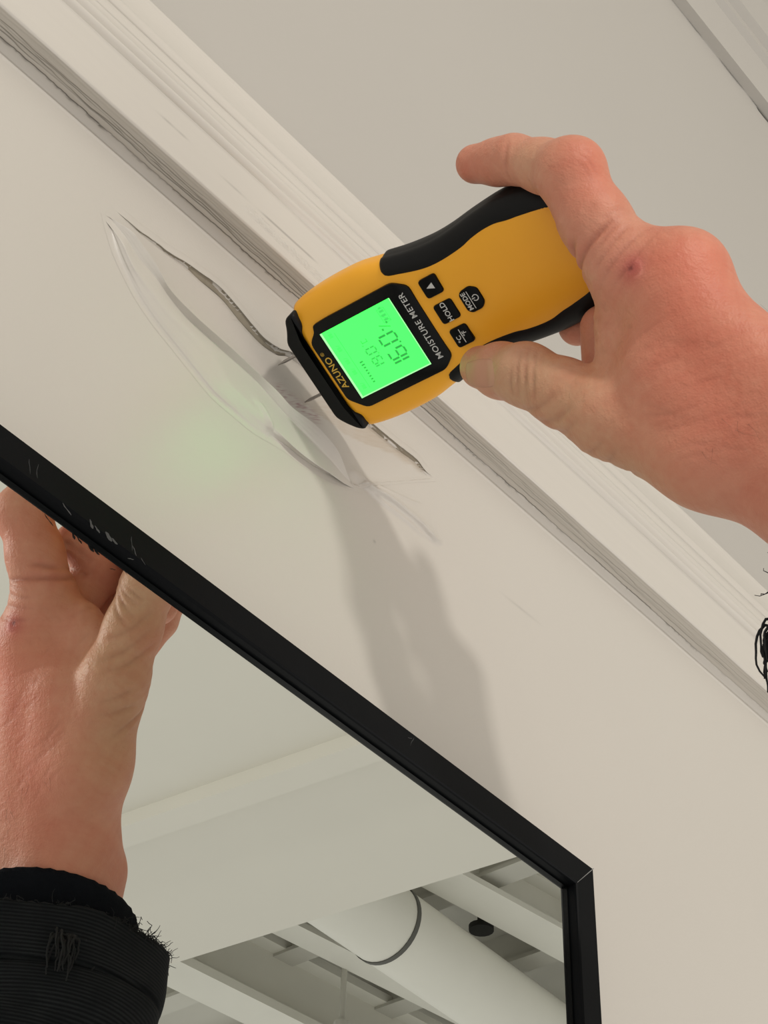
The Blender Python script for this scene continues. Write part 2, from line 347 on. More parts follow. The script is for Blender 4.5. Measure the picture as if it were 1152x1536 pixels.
# ------------------------------------------------------------------ fluted trim (casing) along the top of the wall
prof = []
def pl(z0, y0, z1, y1, n):
    for t in np.linspace(0, 1, n, endpoint=False): prof.append((z0 + (z1 - z0) * t, y0 + (y1 - y0) * t))
pl(0.0462, 0.0006, 0.0516, -0.0022, 10)          # caulk bead against the wall
pl(0.0516, -0.0022, 0.0506, -0.0140, 44)         # underside band
NB_ = len(prof)
pl(0.0506, -0.0140, 0.0514, -0.0148, 3)          # arris
pl(0.0514, -0.0148, 0.0840, -0.0150, 26)         # broad flat
NF_ = len(prof)
def curve(z0, y0, z1, y1, sag, n):
    for t in np.linspace(0, 1, n, endpoint=False): prof.append((z0 + (z1 - z0) * t, y0 + (y1 - y0) * t + sag * math.sin(math.pi * t)))
curve(.0840, -.0150, .0848, -.0154, 0, 2); curve(.0848, -.0154, .0882, -.0128, .0028, 10)   # quirk
NQ_ = len(prof)
curve(.0882, -.0128, .0955, -.0128, -.0027, 14)  # bead
curve(.0955, -.0128, .0968, -.0126, .0014, 5)
curve(.0968, -.0126, .1045, -.0116, -.0025, 14)  # bead
curve(.1045, -.0116, .1056, -.0112, .0013, 5)
curve(.1056, -.0112, .1128, -.0102, -.0014, 10); curve(.1128, -.0102, .1138, -.0100, .0013, 5)
curve(.1138, -.0100, .1232, -.0088, -.0007, 10); curve(.1232, -.0088, .1248, -.0084, .0019, 6)
curve(.1248, -.0084, .1330, -.0082, -.0010, 10); curve(.1330, -.0082, .1540, -.0050, .0006, 12)
curve(.1540, -.0050, .1582, -.0046, -.0006, 6)
pl(0.1582, -0.0046, 0.1592, -0.0012, 4); prof.append((0.1592, 0.002))
prof = np.array(prof)
tx = np.unique(np.r_[np.linspace(-2.6, -0.24, 5), np.arange(-0.24, 0.46, 0.0009), np.arange(0.46, 0.8, 0.01), np.linspace(0.8, 4.6, 6)])
TX, K = np.meshgrid(tx, np.arange(len(prof)), indexing='ij')
PZ = prof[K, 0]; PY = prof[K, 1]
X = TX.ravel(); Zp = PZ.ravel().copy(); Yp = PY.ravel().copy(); kk = K.ravel()
tint = np.ones((len(X), 3))
band = (kk >= 10) & (kk < NB_); depth = -Yp                       # cracks run along the underside band
def crack_line(y0, amp, seed, dep, width, xa, xb, dark):
    yc = y0 + amp * (vnoise(X * 70 + 300, seed) - .5) + 0.35 * amp * (vnoise(X * 260 + 900, seed + 1) - .5)
    on = sstep(X, xa, xa + .02) * (1 - sstep(X, xb - .03, xb)) * (0.45 + 0.55 * sstep(vnoise(X * 45 + 77, seed + 2), .25, .5))
    gsn = np.exp(-((depth - yc) / width) ** 2) * band * on
    Zp[:] += dep * gsn
    tint[:] *= (1 - dark * gsn)[:, None] ** np.array([1, 1.03, 1.07])
# the joint between bead and wood is split open in a jagged dark line
jl = np.exp(-((depth - 0.0025 - 0.0007 * (vnoise(X * 34 + 40, 30) - .5) - .0004 * (vnoise(X * 170 + 40, 29) - .5) - .0004 * (vnoise(X * 700 + 40, 27) - .5)) / 0.00026) ** 2) * (kk < NB_) * (1 - .75 * sstep(X, .30, .36)) * (.55 + .45 * sstep(vnoise(X * 50 + 9, 28), .15, .4))
Zp += .0005 * jl; tint *= (1 - .80 * jl)[:, None] ** np.array([1, 1.03, 1.08])
crack_line(0.0050, 0.0012, 41, 0.0004, 0.00026, -0.24, 0.03, 0.62)
crack_line(0.0063, 0.0012, 51, 0.0004, 0.00026, -0.24, 0.02, 0.62)
crack_line(0.0076, 0.0011, 61, 0.0003, 0.00024, -0.20, 0.16, 0.52)
crack_line(0.0089, 0.0010, 71, 0.0003, 0.00024, -0.22, 0.02, 0.55)
crack_line(0.0102, 0.0010, 81, 0.0003, 0.00022, -0.12, 0.24, 0.34)
crack_line(0.0060, 0.0010, 91, 0.0003, 0.00024, 0.05, 0.40, 0.34)
crack_line(0.0085, 0.0012, 95, 0.0003, 0.00024, 0.05, 0.40, 0.28)
fib = vnoise(X * 60, 101) * 0.4 + vnoise(depth * 2600 + 3 * vnoise(X * 30, 103), 102) * 0.6
worn = band * sstep(depth, 0.0040, 0.0060)
tint *= 1 - (worn * (0.05 + 0.10 * fib))[:, None] * np.array([1, 1.0, 1.04])
Zp += worn * 0.00025 * (fib - .5)
# drips and brush ridges along the face, rough patch where old paint flaked near the meter
face = (kk >= NB_ + 3) & (kk < NF_)
rough = face * np.exp(-((X + 0.022) / 0.030) ** 2) * np.exp(-((Zp - 0.0605 - .02 * 0 * X) / 0.0042) ** 2)
fl_ = face * np.exp(-((Zp - .0662 - .0006 * (vnoise(X * 80, 113) - .5)) / .00022) ** 2) * sstep(X, -.075, -.06) * (1 - sstep(X, -.002, .004))
tint *= 1 - (.40 * fl_)[:, None]
fl_ = face * np.exp(-((Zp - .0700 - .001 * (vnoise(X * 40, 115) - .5)) / .0002) ** 2) * sstep(X, -.14, -.13) * (1 - sstep(X, -.10, -.085)) * vnoise(X * 200, 117)
tint *= 1 - (.28 * fl_)[:, None]
Yp -= 0.0003 * (vnoise(X * 9 + 5, 121) - .5) * ~band
low = np.zeros(len(X))
grv = (kk >= NF_) & (kk < NQ_)
tint *= 1 - (grv * 0.10 * vnoise(X * 30, 131))[:, None]
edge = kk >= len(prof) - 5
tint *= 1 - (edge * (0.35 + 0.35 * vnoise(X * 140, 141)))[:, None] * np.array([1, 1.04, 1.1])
tv = np.stack([X, Yp, Zp], 1)
tr = add('trim_1', tv, grid_faces(len(tx), len(prof)), M_TRIM, col=tint)
tag(tr, 'white fluted wood trim with a cracked grey underside, running above the paint blister', kind='structure')

# patch of flaked, glossy paint on the trim face beside the meter
fx = np.arange(-.062, .012, .00028); fz = np.arange(.0535, .0660, .00025); FX, FZ = np.meshgrid(fx, fz, indexing='ij')
fm = sstep(FX, -.062, -.045) * (1 - sstep(FX, .004, .012)) * sstep(FZ - (.0580 - .06 * (FX + .025)), -.0030, -.0010) * (1 - sstep(FZ - (.0625 - .06 * (FX + .025)), -.001, .0015))
fn = vnoise(FX.ravel() * 700 + 400 * vnoise(FZ.ravel() * 900, 161) + 90, 162) * .6 + vnoise(FZ.ravel() * 2100 + 3 * vnoise(FX.ravel() * 330, 163), 164) * .6 + vnoise(FX.ravel() * 1900 + FZ.ravel() * 900 + 50, 165) * .3
FH = (.00075 * (fn.reshape(FX.shape) - .55)) * fm - .00012 * (1 - fm)
M_FLAKE = simple('flaked_gloss_paint', (0.60, 0.565, 0.51, 1), 0.16, spec=.7)
add('flaked_paint', np.stack([FX.ravel(), -(.01495 + (FZ.ravel() - .084) * .00613 * 0 + FH.ravel()), FZ.ravel()], 1), grid_faces(len(fx), len(fz)), M_FLAKE, tr)

# upper wall and second trim
def strip(name, pr, mat, parent=None, x0=-2.6, x1=4.6, smooth=False):
    V = [(x, y, z) for x in (x0, x1) for z, y in pr]; n = len(pr)
    return add(name, V, [(j, n + j, n + j + 1, j + 1) for j in range(n - 1)], mat, parent, smooth)
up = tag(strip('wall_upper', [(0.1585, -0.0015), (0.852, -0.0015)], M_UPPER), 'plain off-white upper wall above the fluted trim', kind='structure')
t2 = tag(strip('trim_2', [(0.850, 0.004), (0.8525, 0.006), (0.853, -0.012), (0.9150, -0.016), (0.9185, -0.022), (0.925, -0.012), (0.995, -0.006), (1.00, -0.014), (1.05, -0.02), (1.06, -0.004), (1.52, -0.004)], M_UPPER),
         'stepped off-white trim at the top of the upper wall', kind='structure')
V = []; F = []
for i, x in enumerate(np.arange(0.25, 0.9, 0.004)):
    e = 0.0006 + 0.0016 * vnoise(np.array([x * 55]), 151)[0] + (0.003 if x > 0.585 else 0)
    V += [(x, -0.0022, 0.8535), (x, -0.0022, 0.8535 - e)]
    if i: F.append((2 * i - 2, 2 * i, 2 * i + 1, 2 * i - 1))
add('caulk_gap', V, F, simple('old_caulk', (0.17, 0.16, 0.14, 1), 0.9), t2, False)

# ------------------------------------------------------------------ ceiling seen in the mirror
def box(name, x0, x1, y0, y1, z0, z1, mat, parent=None, bevel=0.0, rot=0.0):
    bm = bmesh.new(); bmesh.ops.create_cube(bm, size=1)
    bmesh.ops.scale(bm, vec=(x1 - x0, y1 - y0, z1 - z0), verts=bm.verts)
    if bevel: bmesh.ops.bevel(bm, geom=bm.edges[:], offset=bevel, segments=2, affect='EDGES', profile=.6)
    if rot: bmesh.ops.rotate(bm, matrix=Matrix.Rotation(rot, 3, 'Z'), verts=bm.verts)
    bmesh.ops.translate(bm, vec=((x0 + x1) / 2, (y0 + y1) / 2, (z0 + z1) / 2), verts=bm.verts)
    return from_bm(name, bm, mat, parent, False)
def prism(name, poly, z0, z1, mat, parent=None):
    n = len(poly); V = [(x, y, z0) for x, y in poly] + [(x, y, z1) for x, y in poly]
    F = [tuple(range(n))[::-1], tuple(range(n, 2 * n))] + [(i, (i + 1) % n, n + (i + 1) % n, n + i) for i in range(n)]
    return add(name, V, F, mat, parent, False)
ZS = 1.50
e0 = atz_mirror(242, 1451, ZS)[:2]; e1 = atz_mirror(760, 1290, ZS)[:2]; ed = (e0 - e1) / np.linalg.norm(e0 - e1)
g0 = atz_mirror(172, 1225, ZS)[:2]; g1 = atz_mirror(540, 1095, ZS)[:2]; gd = (g0 - g1) / np.linalg.norm(g0 - g1)
A_ = e1 - ed * ((e1[1] - 0.0) / ed[1]); B_ = e1 + ed * ((-5.0 - e1[1]) / ed[1])
A2 = g1 - gd * ((g1[1] - 0.0) / gd[1]); B2 = g1 + gd * ((-5.0 - g1[1]) / gd[1])
so = tag(prism('ceiling', [(-2.6, 0.0), tuple(A_), tuple(B_), (-2.6, -5.0)], ZS, ZS + 0.30, M_CEIL), 'flat white dropped ceiling panel reflected across the middle of the mirror', kind='structure')
prism('trim_strip', [tuple(A2), tuple(A2 + [0.075, 0]), tuple(B2 + [0.075, 0]), tuple(B2)], ZS - 0.035, ZS + 0.01, M_CEIL, so)
ZD = 2.55
deck = tag(prism('ceiling_deck', [(1.0, 0.0), (8.5, 0.0), (8.5, -7.0), (1.0, -7.0)], ZD, ZD + 0.1, M_DECK), 'unfinished grey ceiling deck beyond the dropped panel, reflected in the mirror', kind='structure')
def tube(name, p0, p1, r, mat, parent=None, n=28, rings=2, cap=True):
    p0, p1 = Vector(p0), Vector(p1); q = (p1 - p0).to_track_quat('Z', 'Y'); V = []; F = []
    for i in range(rings):
        c = p0.lerp(p1, i / (rings - 1))
        for j in range(n):
            a = 2 * math.pi * j / n; V.append(c + q @ Vector((r * math.cos(a), r * math.sin(a), 0)))
    F = [tuple(f) for f in grid_faces(rings, n, 0, True)]
    if cap: F += [tuple(range(n))[::-1], tuple(range((rings - 1) * n, rings * n))]
    return add(name, V, F, mat, parent, True, autosmooth=0.8)
# round duct: axis through the pair of silhouette lines
ZC = 2.22
da0 = (atz_mirror(594, 1340, ZC) + atz_mirror(483, 1375, ZC)) / 2; da1 = (atz_mirror(844, 1514, ZC) + atz_mirror(678, 1514, ZC)) / 2
dd = (da1 - da0); dd[2] = 0; dd /= np.linalg.norm(dd); dr_ = 0.5 * abs(atz_mirror(594, 1340, ZC)[1] - atz_mirror(483, 1375, ZC)[1]) * 0.93
du = empty('round_duct', tuple(da0)); tag(du, 'large white round air duct with a dark joint ring, reflected in the lower mirror', 'duct')
tube('pipe', da0 - dd * 1.2, da0 + dd * 4.0, dr_, M_DUCT, du, 40)
bp = da0 + dd * 0.14
tube('joint_ring', bp, bp + dd * 0.018, dr_ * 1.03, simple('joint_seal', (0.10, 0.10, 0.09, 1), .7), du, 40)
tube('joint_ring', bp + dd * 2.2, bp + dd * 2.23, dr_ * 1.03, bpy.data.materials['joint_seal'], du, 40)
def beam_at(name, pa, pb, Z, wd, ht, mat, label, cat, group=None, ext=1.5):
    a = atz_mirror(*pa, Z); b = atz_mirror(*pb, Z); d = (b - a) / np.linalg.norm(b - a); a = a - d * ext; b = b + d * ext
    nrm = np.array([-d[1], d[0], 0]) * wd / 2
    e = empty(name, tuple((a + b) / 2)); tag(e, label, cat, group)
    def flange(nm, w2, z0, z1):
        n2 = nrm * w2; pts = [a - n2, b - n2, b + n2, a + n2]
        prism(nm, [tuple(p[:2]) for p in pts], z0, z1, mat, e)
    flange('lower_flange', 1.0, Z, Z + ht * .12); flange('web', 0.25, Z + ht * .12, Z + ht * .88); flange('upper_flange', 1.0, Z + ht * .88, Z + ht)
    return e
M_BEAM = simple('beam_paint', (0.70, 0.69, 0.63, 1), .7, noise=.05, scale=6)
beam_at('ceiling_beam', (262, 1462), (430, 1545), 2.18, 0.17, 0.28, M_BEAM, 'white ceiling beam reflected nearest the sleeve in the mirror', 'beam')
beam_at('ceiling_beam', (430, 1395), (640, 1500), 2.36, 0.11, 0.18, M_BEAM, 'narrow white ceiling beam reflected between the broad beam and the round duct', 'beam')
beam_at('ceiling_beam', (680, 1330), (846, 1420), 2.36, 0.16, 0.18, M_BEAM, 'white ceiling beam reflected beside the mirror frame beyond the round duct', 'beam')
# cross joists on the deck
for k in range(4):
    x = 2.7 + 0.55 * k
    j = empty('ceiling_joist', (x, -3.5, ZD - .06)); tag(j, ('first', 'second', 'third', 'fourth')[k] + ' grey cross joist under the deck beyond the dropped panel edge', 'joist', 'cross joists under the deck')
    box('joist_plate', x - .022, x + .022, -7, 0, ZD - .12, ZD, M_DECK, j); box('joist_foot', x - .05, x + .05, -7, 0, ZD - .135, ZD - .12, M_DECK, j)
def cavity(pts, label):
    P = [atz_mirror(*p, ZD - .002) for p in pts]
    o = prism('deck_opening', [tuple(p[:2]) for p in P], ZD - .012, ZD + .0, M_DARK); tag(o, label, 'opening')
cavity([(318, 1432), (392, 1402), (400, 1452), (372, 1478)], 'dark opening in the ceiling deck reflected nearest the sleeve')
cavity([(425, 1492), (492, 1480), (505, 1520), (470, 1545)], 'dark opening in the ceiling deck reflected left of the hanging rod')
cavity([(520, 1362), (590, 1345), (575, 1365), (540, 1375)], 'thin dark opening in the ceiling deck reflected above the round duct')
p = atz_mirror(722, 1396, 2.42)
sp = empty('sprinkler_head', tuple(p)); tag(sp, 'small black sprinkler head on the ceiling, a dark spot in the mirror', 'sprinkler')
tube('stem', p + [0, 0, .02], p + [0, 0, .13], .014, M_DARK, sp, 12); tube('deflector', p, p + [0, 0, .02], .045, M_DARK, sp, 16)
p = atz_mirror(518, 1425, 2.44)
hr = empty('hanger_rod', tuple(p)); tag(hr, 'thin grey hanger rod dropping from the ceiling deck, reflected beside the duct', 'rod')
tube('rod', p + [0, 0, -.28], p + [0, 0, .11], .011, M_DECK, hr, 8); tube('clip', p + [0, 0, -.30], p + [0, 0, -.28], .03, M_DECK, hr, 8)

# ------------------------------------------------------------------ mirror
def build_mirror():
    root = empty('wall_mirror', (-0.2, -0.01, -0.16)); tag(root, 'large wall mirror in a slim black frame, tilted slightly on the wall', 'mirror')
    roll = math.atan2(-0.0103, 0.342); c, s = math.cos(roll), math.sin(roll)
    O = np.array([0.1918, -0.1656])               # outer top right corner
    W, Hh = 0.95, 1.30
    def P(a, b, y):                               # a leftwards from corner, b downwards
        return (O[0] - a * c - b * 0.0005 - b * (-s) * 0.0, y, O[1] - a * s - b)
    yf, yg = -0.0195, MIRROR_Y; fw = 0.0140; ins = 0.0016
    def rail(cs, ce, horizontal, off):
        # cross-section across the rail: outer side to inner side (distance from outer edge, depth)
        sec = [(0.0, -0.0012), (0.0, yf + .0006), (0.0006, yf), (fw - .0008, yf), (fw - .0002, yf + .0005), (fw, yf + .0012), (fw + .0002, yg + .0012), (fw + .004, yg + .0005), (fw + .004, -0.0012)]
        V = []
        for t in (0, 1):
            for d, y in sec:
                if horizontal: a = (d if t == 0 else W - d); b = d if off == 0 else Hh - d
                else: b = (d if t == 0 else Hh - d); a = d if off == 0 else W - d
                V.append(P(a, b, y))
        n = len(sec)
        F = [(j, j + 1, n + j + 1, n + j) for j in range(n - 1)] + [(n - 1, 0, n, 2 * n - 1)] + [tuple(range(n))[::-1], tuple(range(n, 2 * n))]
        bm = bmesh.new(); vs = [bm.verts.new(v) for v in V]
        for f in F: bm.faces.new([vs[i] for i in f])
        bmesh.ops.recalc_face_normals(bm, faces=bm.faces[:])
        return from_bm('frame_rail', bm, M_FRAME, root, False)
    rt = rail(0, 0, True, 0); rail(0, 0, True, 1); rr = rail(0, 0, False, 0); rail(0, 0, False, 1)
    g = [P(fw + .001, fw + .001, yg), P(W - fw - .001, fw + .001, yg), P(W - fw - .001, Hh - fw - .001, yg), P(fw + .001, Hh - fw - .001, yg)]
    V = g + [(x, yg + .004, z) for x, y, z in g]
    F = [(0, 1, 2, 3), (7, 6, 5, 4)] + [(i, 4 + i, 4 + (i + 1) % 4, (i + 1) % 4) for i in range(4)]
    gl = add('mirror_glass', V, F, M_MIRROR, root, False)
    # bare metal line in the mitre, and scuffs on the top rail
    a, b = P(0.0, 0.0, yf - .00008), P(fw - .0006, fw - .0006, yf - .00008)
    dv = np.array([0.00014, 0, -0.00014]); a, b = np.array(a), np.array(b)
    add('mitre_line', [a - dv, a + dv, b + dv * .4, b - dv * .4], [(0, 1, 2, 3)], simple('mitre_metal', (0.22, 0.22, 0.21, 1), .5), rr, False)
    V = []; F = []
    def scratch(px, py, ln, ang, wd):
        q = at(px, py, yf - .00008); d = np.array([math.cos(ang), 0, math.sin(ang)]); nn = np.array([-d[2], 0, d[0]])
        k = len(V); m_ = 5
        for i in range(m_):
            t = i / (m_ - 1); c_ = q + d * ln * (t - .5) + nn * ln * .12 * (random.random() - .5); ww = wd * math.sin(math.pi * (0.12 + .76 * t)) * (.5 + random.random())
            V.extend([c_ - nn * ww, c_ + nn * ww])
            if i: F.append((k + 2 * i - 2, k + 2 * i, k + 2 * i + 1, k + 2 * i - 1))
    for (x, y, l, a_, w_) in ((618, 1112, .0055, 1.2, .00016), (615, 1107, .003, .3, .00014), (137, 786, .0035, -.9, .0007), (146, 794, .003, -.5, .0006), (163, 805, .004, -.6, .0008), (172, 812, .003, -.3, .0005), (45, 700, .006, 1.9, .0001), (56, 706, .006, 1.7, .0001), (197, 815, .006, 1.8, .00012), (202, 826, .004, 2.2, .0002), (196, 838, .003, .4, .0002), (100, 764, .005, -.5, .0003), (215, 842, .003, -.6, .0002)):
        scratch(x, y, l, a_, w_)
    tag(add('scuff_marks', V, F, M_SCUFF, rt, False), kind='stuff')
build_mirror()

# ------------------------------------------------------------------ moisture meter
MU = np.array([0.91356, 0.05073, -0.40354]); MW = np.array([0.02812, -0.99769, -0.06176]); MU /= np.linalg.norm(MU)
MW -= MU * (MU @ MW); MW /= np.linalg.norm(MW); MN = np.cross(MU, MW)
MO = np.array([-0.0062, 0.0007, -0.0133])
def mw(u, w_, n): return MO + (MU * u + MW * w_ + MN * n) / 1000.0
def mwa(P): P = np.asarray(P, float); return MO + (P[:, :1] * MU + P[:, 1:2] * MW + P[:, 2:3] * MN) / 1000.0
HWt = np.array([(22, 29.0), (26.5, 31.8), (36, 33.4), (48, 34.0), (61, 33.6), (70, 32.0), (77, 30.6), (86, 29.0), (98, 27.9), (108, 28.2), (120, 29.6), (132, 30.5), (141, 30.2), (150, 28.6), (158, 25.0), (164, 19.0), (168, 11.0)])
def hw(w_): return np.interp(w_, HWt[:, 0], HWt[:, 1])
HS = smooth_poly(HWt, 160)
def hws(w_): return np.interp(w_, HS[:, 0], HS[:, 1])
GIN = smooth_poly(np.array([(74, 27.0), (76, 24.4), (81, 22.8), (92, 20.0), (101, 19.3), (112, 20.2), (118, 21.6), (124, 22.4), (130, 22.4), (136, 21.2), (142, 20.4), (152, 18.5), (160, 15)]), 80)
def gin(w_): return np.interp(w_, GIN[:, 0], GIN[:, 1])
NT, NB, NC = 12.0, 16.5, -12.0                    # top bulge, belly, n of the widest line
def section(h, ang):
    c, s = np.cos(ang), np.sin(ang)
    u = h * np.sign(c) * np.abs(c) ** (2 / 3.4); n = NC + np.where(s > 0, NT, NB) * np.sign(s) * np.abs(s) ** (2 / 2.9)
    return u, n
def build_meter():
    root = empty('moisture_meter', tuple(mw(0, 0, -14.5))); tag(root, 'yellow and black handheld moisture meter with a lit green display, pins pressed into the blister', 'meter')
    # yellow body: lofted sections
    ws = np.r_[26.0, 26.4, 27.2, np.linspace(28.5, 150, 70), np.linspace(152, 168, 14)]
    na = 96; ang = np.linspace(0, 2 * math.pi, na, endpoint=False); V = []
    for i, w_ in enumerate(ws):
        h = hws(w_); sh = 1 - 0.06 * max(0, (27.2 - w_) / 1.2)
        tail = sstep(np.array([w_]), 148, 169)[0]
        u, n = section(h * sh, ang); n = NC + (n - NC) * (1 - 0.45 * tail ** 1.5) * (1 - .05 * max(0, (27.2 - w_) / 1.2))
        V.append(np.stack([u, np.full(na, w_), n], 1))
    V = np.vstack(V); nr = len(ws); F = [tuple(f) for f in grid_faces(nr, na, 0, True)]
    c0, c1 = len(V), len(V) + 1; V = np.vstack([V, [[0, 26, NC]], [[0, 169.5, NC]]])
    F += [(c0, (j + 1) % na, j) for j in range(na)] + [(c1, (nr - 1) * na + j, (nr - 1) * na + (j + 1) % na) for j in range(na)]
    # front notch of the face: shoulders run 2-3 mm further back than the middle (as moulded)
    body = add('body', mwa(V), F, M_YELLOW, root, True, autosmooth=0.9)
    # black rubber grips, proud of the body
    def grip(sg):
        ws_ = np.r_[74.0, 74.6, np.linspace(75.5, 156, 60), 158, 159]; V = []; m_ = 22
        for i, w_ in enumerate(ws_):
            h = hws(w_); gi = gin(w_)
            a0 = math.acos(min(1.0, (gi / h)) ** (3.4 / 2)); a1 = -1.05
            tail = sstep(np.array([w_]), 148, 169)[0]
            endf = min(1.0, (i + .2) / 2.2)
            for j in range(m_):
                t = j / (m_ - 1); a = a0 + (a1 - a0) * t
                u, n = section(h, np.array([a])); n = NC + (n - NC) * (1 - 0.45 * tail ** 1.5)
                u2, n2 = section(h, np.array([a + .01])); tu, tn = (u2 - u)[0], (n2 - n)[0]; l = math.hypot(tu, tn) or 1
                ou, on = tn / l, -tu / l
                if ou * math.cos(a) + on * math.sin(a) < 0: ou, on = -ou, -on
                e = min(1, j / 1.5, (m_ - 1 - j) / 1.5) ; off = -0.4 + 1.5 * min(1, e) ** .5 * endf
                off -= 0.55 * math.exp(-((t - .40) / .035) ** 2) * e   # moulded line along the grip
                V.append((sg * (u[0] + ou * off), w_, n[0] + on * off))
        F = grid_faces(len(ws_), m_)
        if sg > 0: F = F[:, ::-1]
        return add('grip', mwa(np.array(V)), F, M_BLACK, root, True)
    grip(-1); grip(1)
    def plate(name, pts, n0, n1, mat, parent, bev=0.4, segs=2):
        bm = bmesh.new(); a = [bm.verts.new(tuple(v)) for v in np.c_[np.array(pts), np.full(len(pts), n0)]]
        f = bm.faces.new(a); r = bmesh.ops.extrude_face_region(bm, geom=[f]); tv_ = [v for v in r['geom'] if isinstance(v, bmesh.types.BMVert)]
        for v in tv_: v.co.z = n1
        bmesh.ops.recalc_face_normals(bm, faces=bm.faces[:])
        if bev:
            top = [e for e in bm.edges if all(abs(v.co.z - n1) < 1e-6 for v in e.verts)]
            bmesh.ops.bevel(bm, geom=top, offset=bev, segments=segs, affect='EDGES', profile=.5)
        for v in bm.verts: v.co = Vector(mw(v.co.x, v.co.y, v.co.z))
        bmesh.ops.recalc_face_normals(bm, faces=bm.faces[:])
        return from_bm(name, bm, mat, parent, True, autosmooth=0.6)
    def rounded(pts, r, k=5):
        pts = np.array(pts, float); n = len(pts); out = []
        for i in range(n):
            a, b, c = pts[i - 1], pts[i], pts[(i + 1) % n]; d1 = (a - b) / np.linalg.norm(a - b); d2 = (c - b) / np.linalg.norm(c - b)
            rr = min(r, np.linalg.norm(a - b) * .45, np.linalg.norm(c - b) * .45)
            for t in np.linspace(0, 1, k): out.append((1 - t) ** 2 * (b + d1 * rr) + 2 * t * (1 - t) * b + t * t * (b + d2 * rr))
        return np.array(out)
    # black front cap with the moulded shoulders
    cap = rounded([(-19.5, 17.6), (19.8, 17.6), (24.0, 20.2), (28.6, 24.0), (30.6, 27.6), (24.0, 29.2), (21.0, 26.8), (17.5, 25.9), (-16.5, 25.9), (-20.5, 26.8), (-23.5, 29.2), (-30.6, 28.8), (-29.6, 23.6), (-24.6, 21.2)], 2.0, 4)
    plate('front_cap', cap, -24.5, -0.4 + 0.75, M_BLACK, root, 1.6, 3)
    # dark display window
    bez = rounded([(-22.0, 41.0), (-22.0, 76.5), (-17.5, 83.4), (17.5, 83.4), (21.8, 77.5), (21.8, 35.0), (17.5, 31.0), (14.5, 28.3), (-15.0, 28.3), (-18.6, 33.0), (-21.6, 34.0)], 2.2, 4)
    bz = plate('display_window', bez, -1.5, 0.55, M_BEZEL, root, 0.35, 2)
    a_, b_, w0, w1 = -16.8, 16.8, 35.0, 73.0
    lcd = plate('display', rounded([(a_, w0), (b_, w0), (b_, w1), (a_, w1)], .4, 3), 0.3, 0.62, M_LCD, root, 0)
    # brighter light-guide edge on two sides of the display
    for pts in ([(a_, w0), (a_, w0 + 1.0), (b_, w0 + 1.0), (b_, w0)], [(b_ - .55, w0), (b_ - .55, w1), (b_, w1), (b_, w0)], [(a_, w1 - .4), (a_, w1), (b_, w1), (b_, w1 - .4)]):
        plate('lit_edge', pts, 0.60, 0.66, M_GLOWEDGE, lcd, 0)
    # display read-out: reading direction is -u, up is towards the pins (-w)
    def seg_mesh(polys, name, mat, parent, n=0.68):
        V = []; F = []
        for pg in polys:
            k = len(V); V += [(x, y, n) for x, y in pg]; F.append(tuple(range(k, k + len(pg))))
        return add(name, mwa(np.array(V)), F, mat, parent, False)
    SEG = {'0': 'abcdef', '1': 'bc', '6': 'afgcde', '9': 'abcdfg'}
    def digit(ch, u0, w0_, W_, H_, t):            # u0: left edge in reading direction (largest u); w0_: top (smallest w)
        out = []; g = t * .28
        def hor(y): out.append([(u0 - t * .6 - g, w0_ + y), (u0 - W_ + t * .6 + g, w0_ + y), (u0 - W_ + t * 1.1 + g, w0_ + y + t), (u0 - t * 1.1 - g, w0_ + y + t)])
        def ver(x, y, h): out.append([(u0 - x, w0_ + y + g), (u0 - x - t, w0_ + y + g), (u0 - x - t, w0_ + y + h - g), (u0 - x, w0_ + y + h - g)])
        for s in SEG[ch]:
            if s == 'a': hor(0)
            if s == 'g': hor(H_ / 2 - t / 2)
            if s == 'd': hor(H_ - t)
            if s == 'f': ver(0, t * .4, H_ / 2 - t * .4)
            if s == 'b': ver(W_ - t, t * .4, H_ / 2 - t * .4)
            if s == 'e': ver(0, H_ / 2, H_ / 2 - t * .4)
            if s == 'c': ver(W_ - t, H_ / 2, H_ / 2 - t * .4)
        return out
    rect = lambda u0, u1, y0, y1: [(u0, y0), (u1, y0), (u1, y1), (u0, y1)]
    big = digit('1', 13.4, 57.6, 4.4, 9.2, 1.05) + digit('6', 8.4, 57.6, 5.2, 9.2, 1.05) + [rect(2.4, 1.6, 65.9, 66.8)] + digit('0', 1.2, 57.6, 5.2, 9.2, 1.05)
    big += [[(-5.6, 66.4), (-6.1, 66.4), (-8.4, 61.6), (-7.9, 61.6)], rect(-5.4, -6.4, 61.8, 62.8), rect(-7.6, -8.6, 65.3, 66.3)]
    seg_mesh(big, 'reading', M_SEG, lcd)
    sm = digit('1', 9.6, 49.2, 3.0, 5.6, .75) + digit('9', 6.3, 49.2, 3.4, 5.6, .75) + [rect(2.4, 1.8, 54.2, 54.8)] + digit('0', 1.5, 49.2, 3.4, 5.6, .75)
    sm += [rect(-3.2, -3.8, 49.4, 50.0)] + [rect(-4.4, -4.8, 50, 53), rect(-4.4, -6.0, 50, 50.4), rect(-4.4, -6.0, 52.6, 53)]
    seg_mesh(sm, 'temperature_reading', M_SEG2, lcd)
    bars = [rect(12.8 - k * 1.45, 12.1 - k * 1.45, 44.2 if k < 6 else 43.9, 45.4 if k < 6 else 45.7) for k in range(8)]
    seg_mesh(bars, 'bar_graph', M_SEG, lcd)
    sc_ = [rect(14.0, -14.4, 41.3, 41.55)]
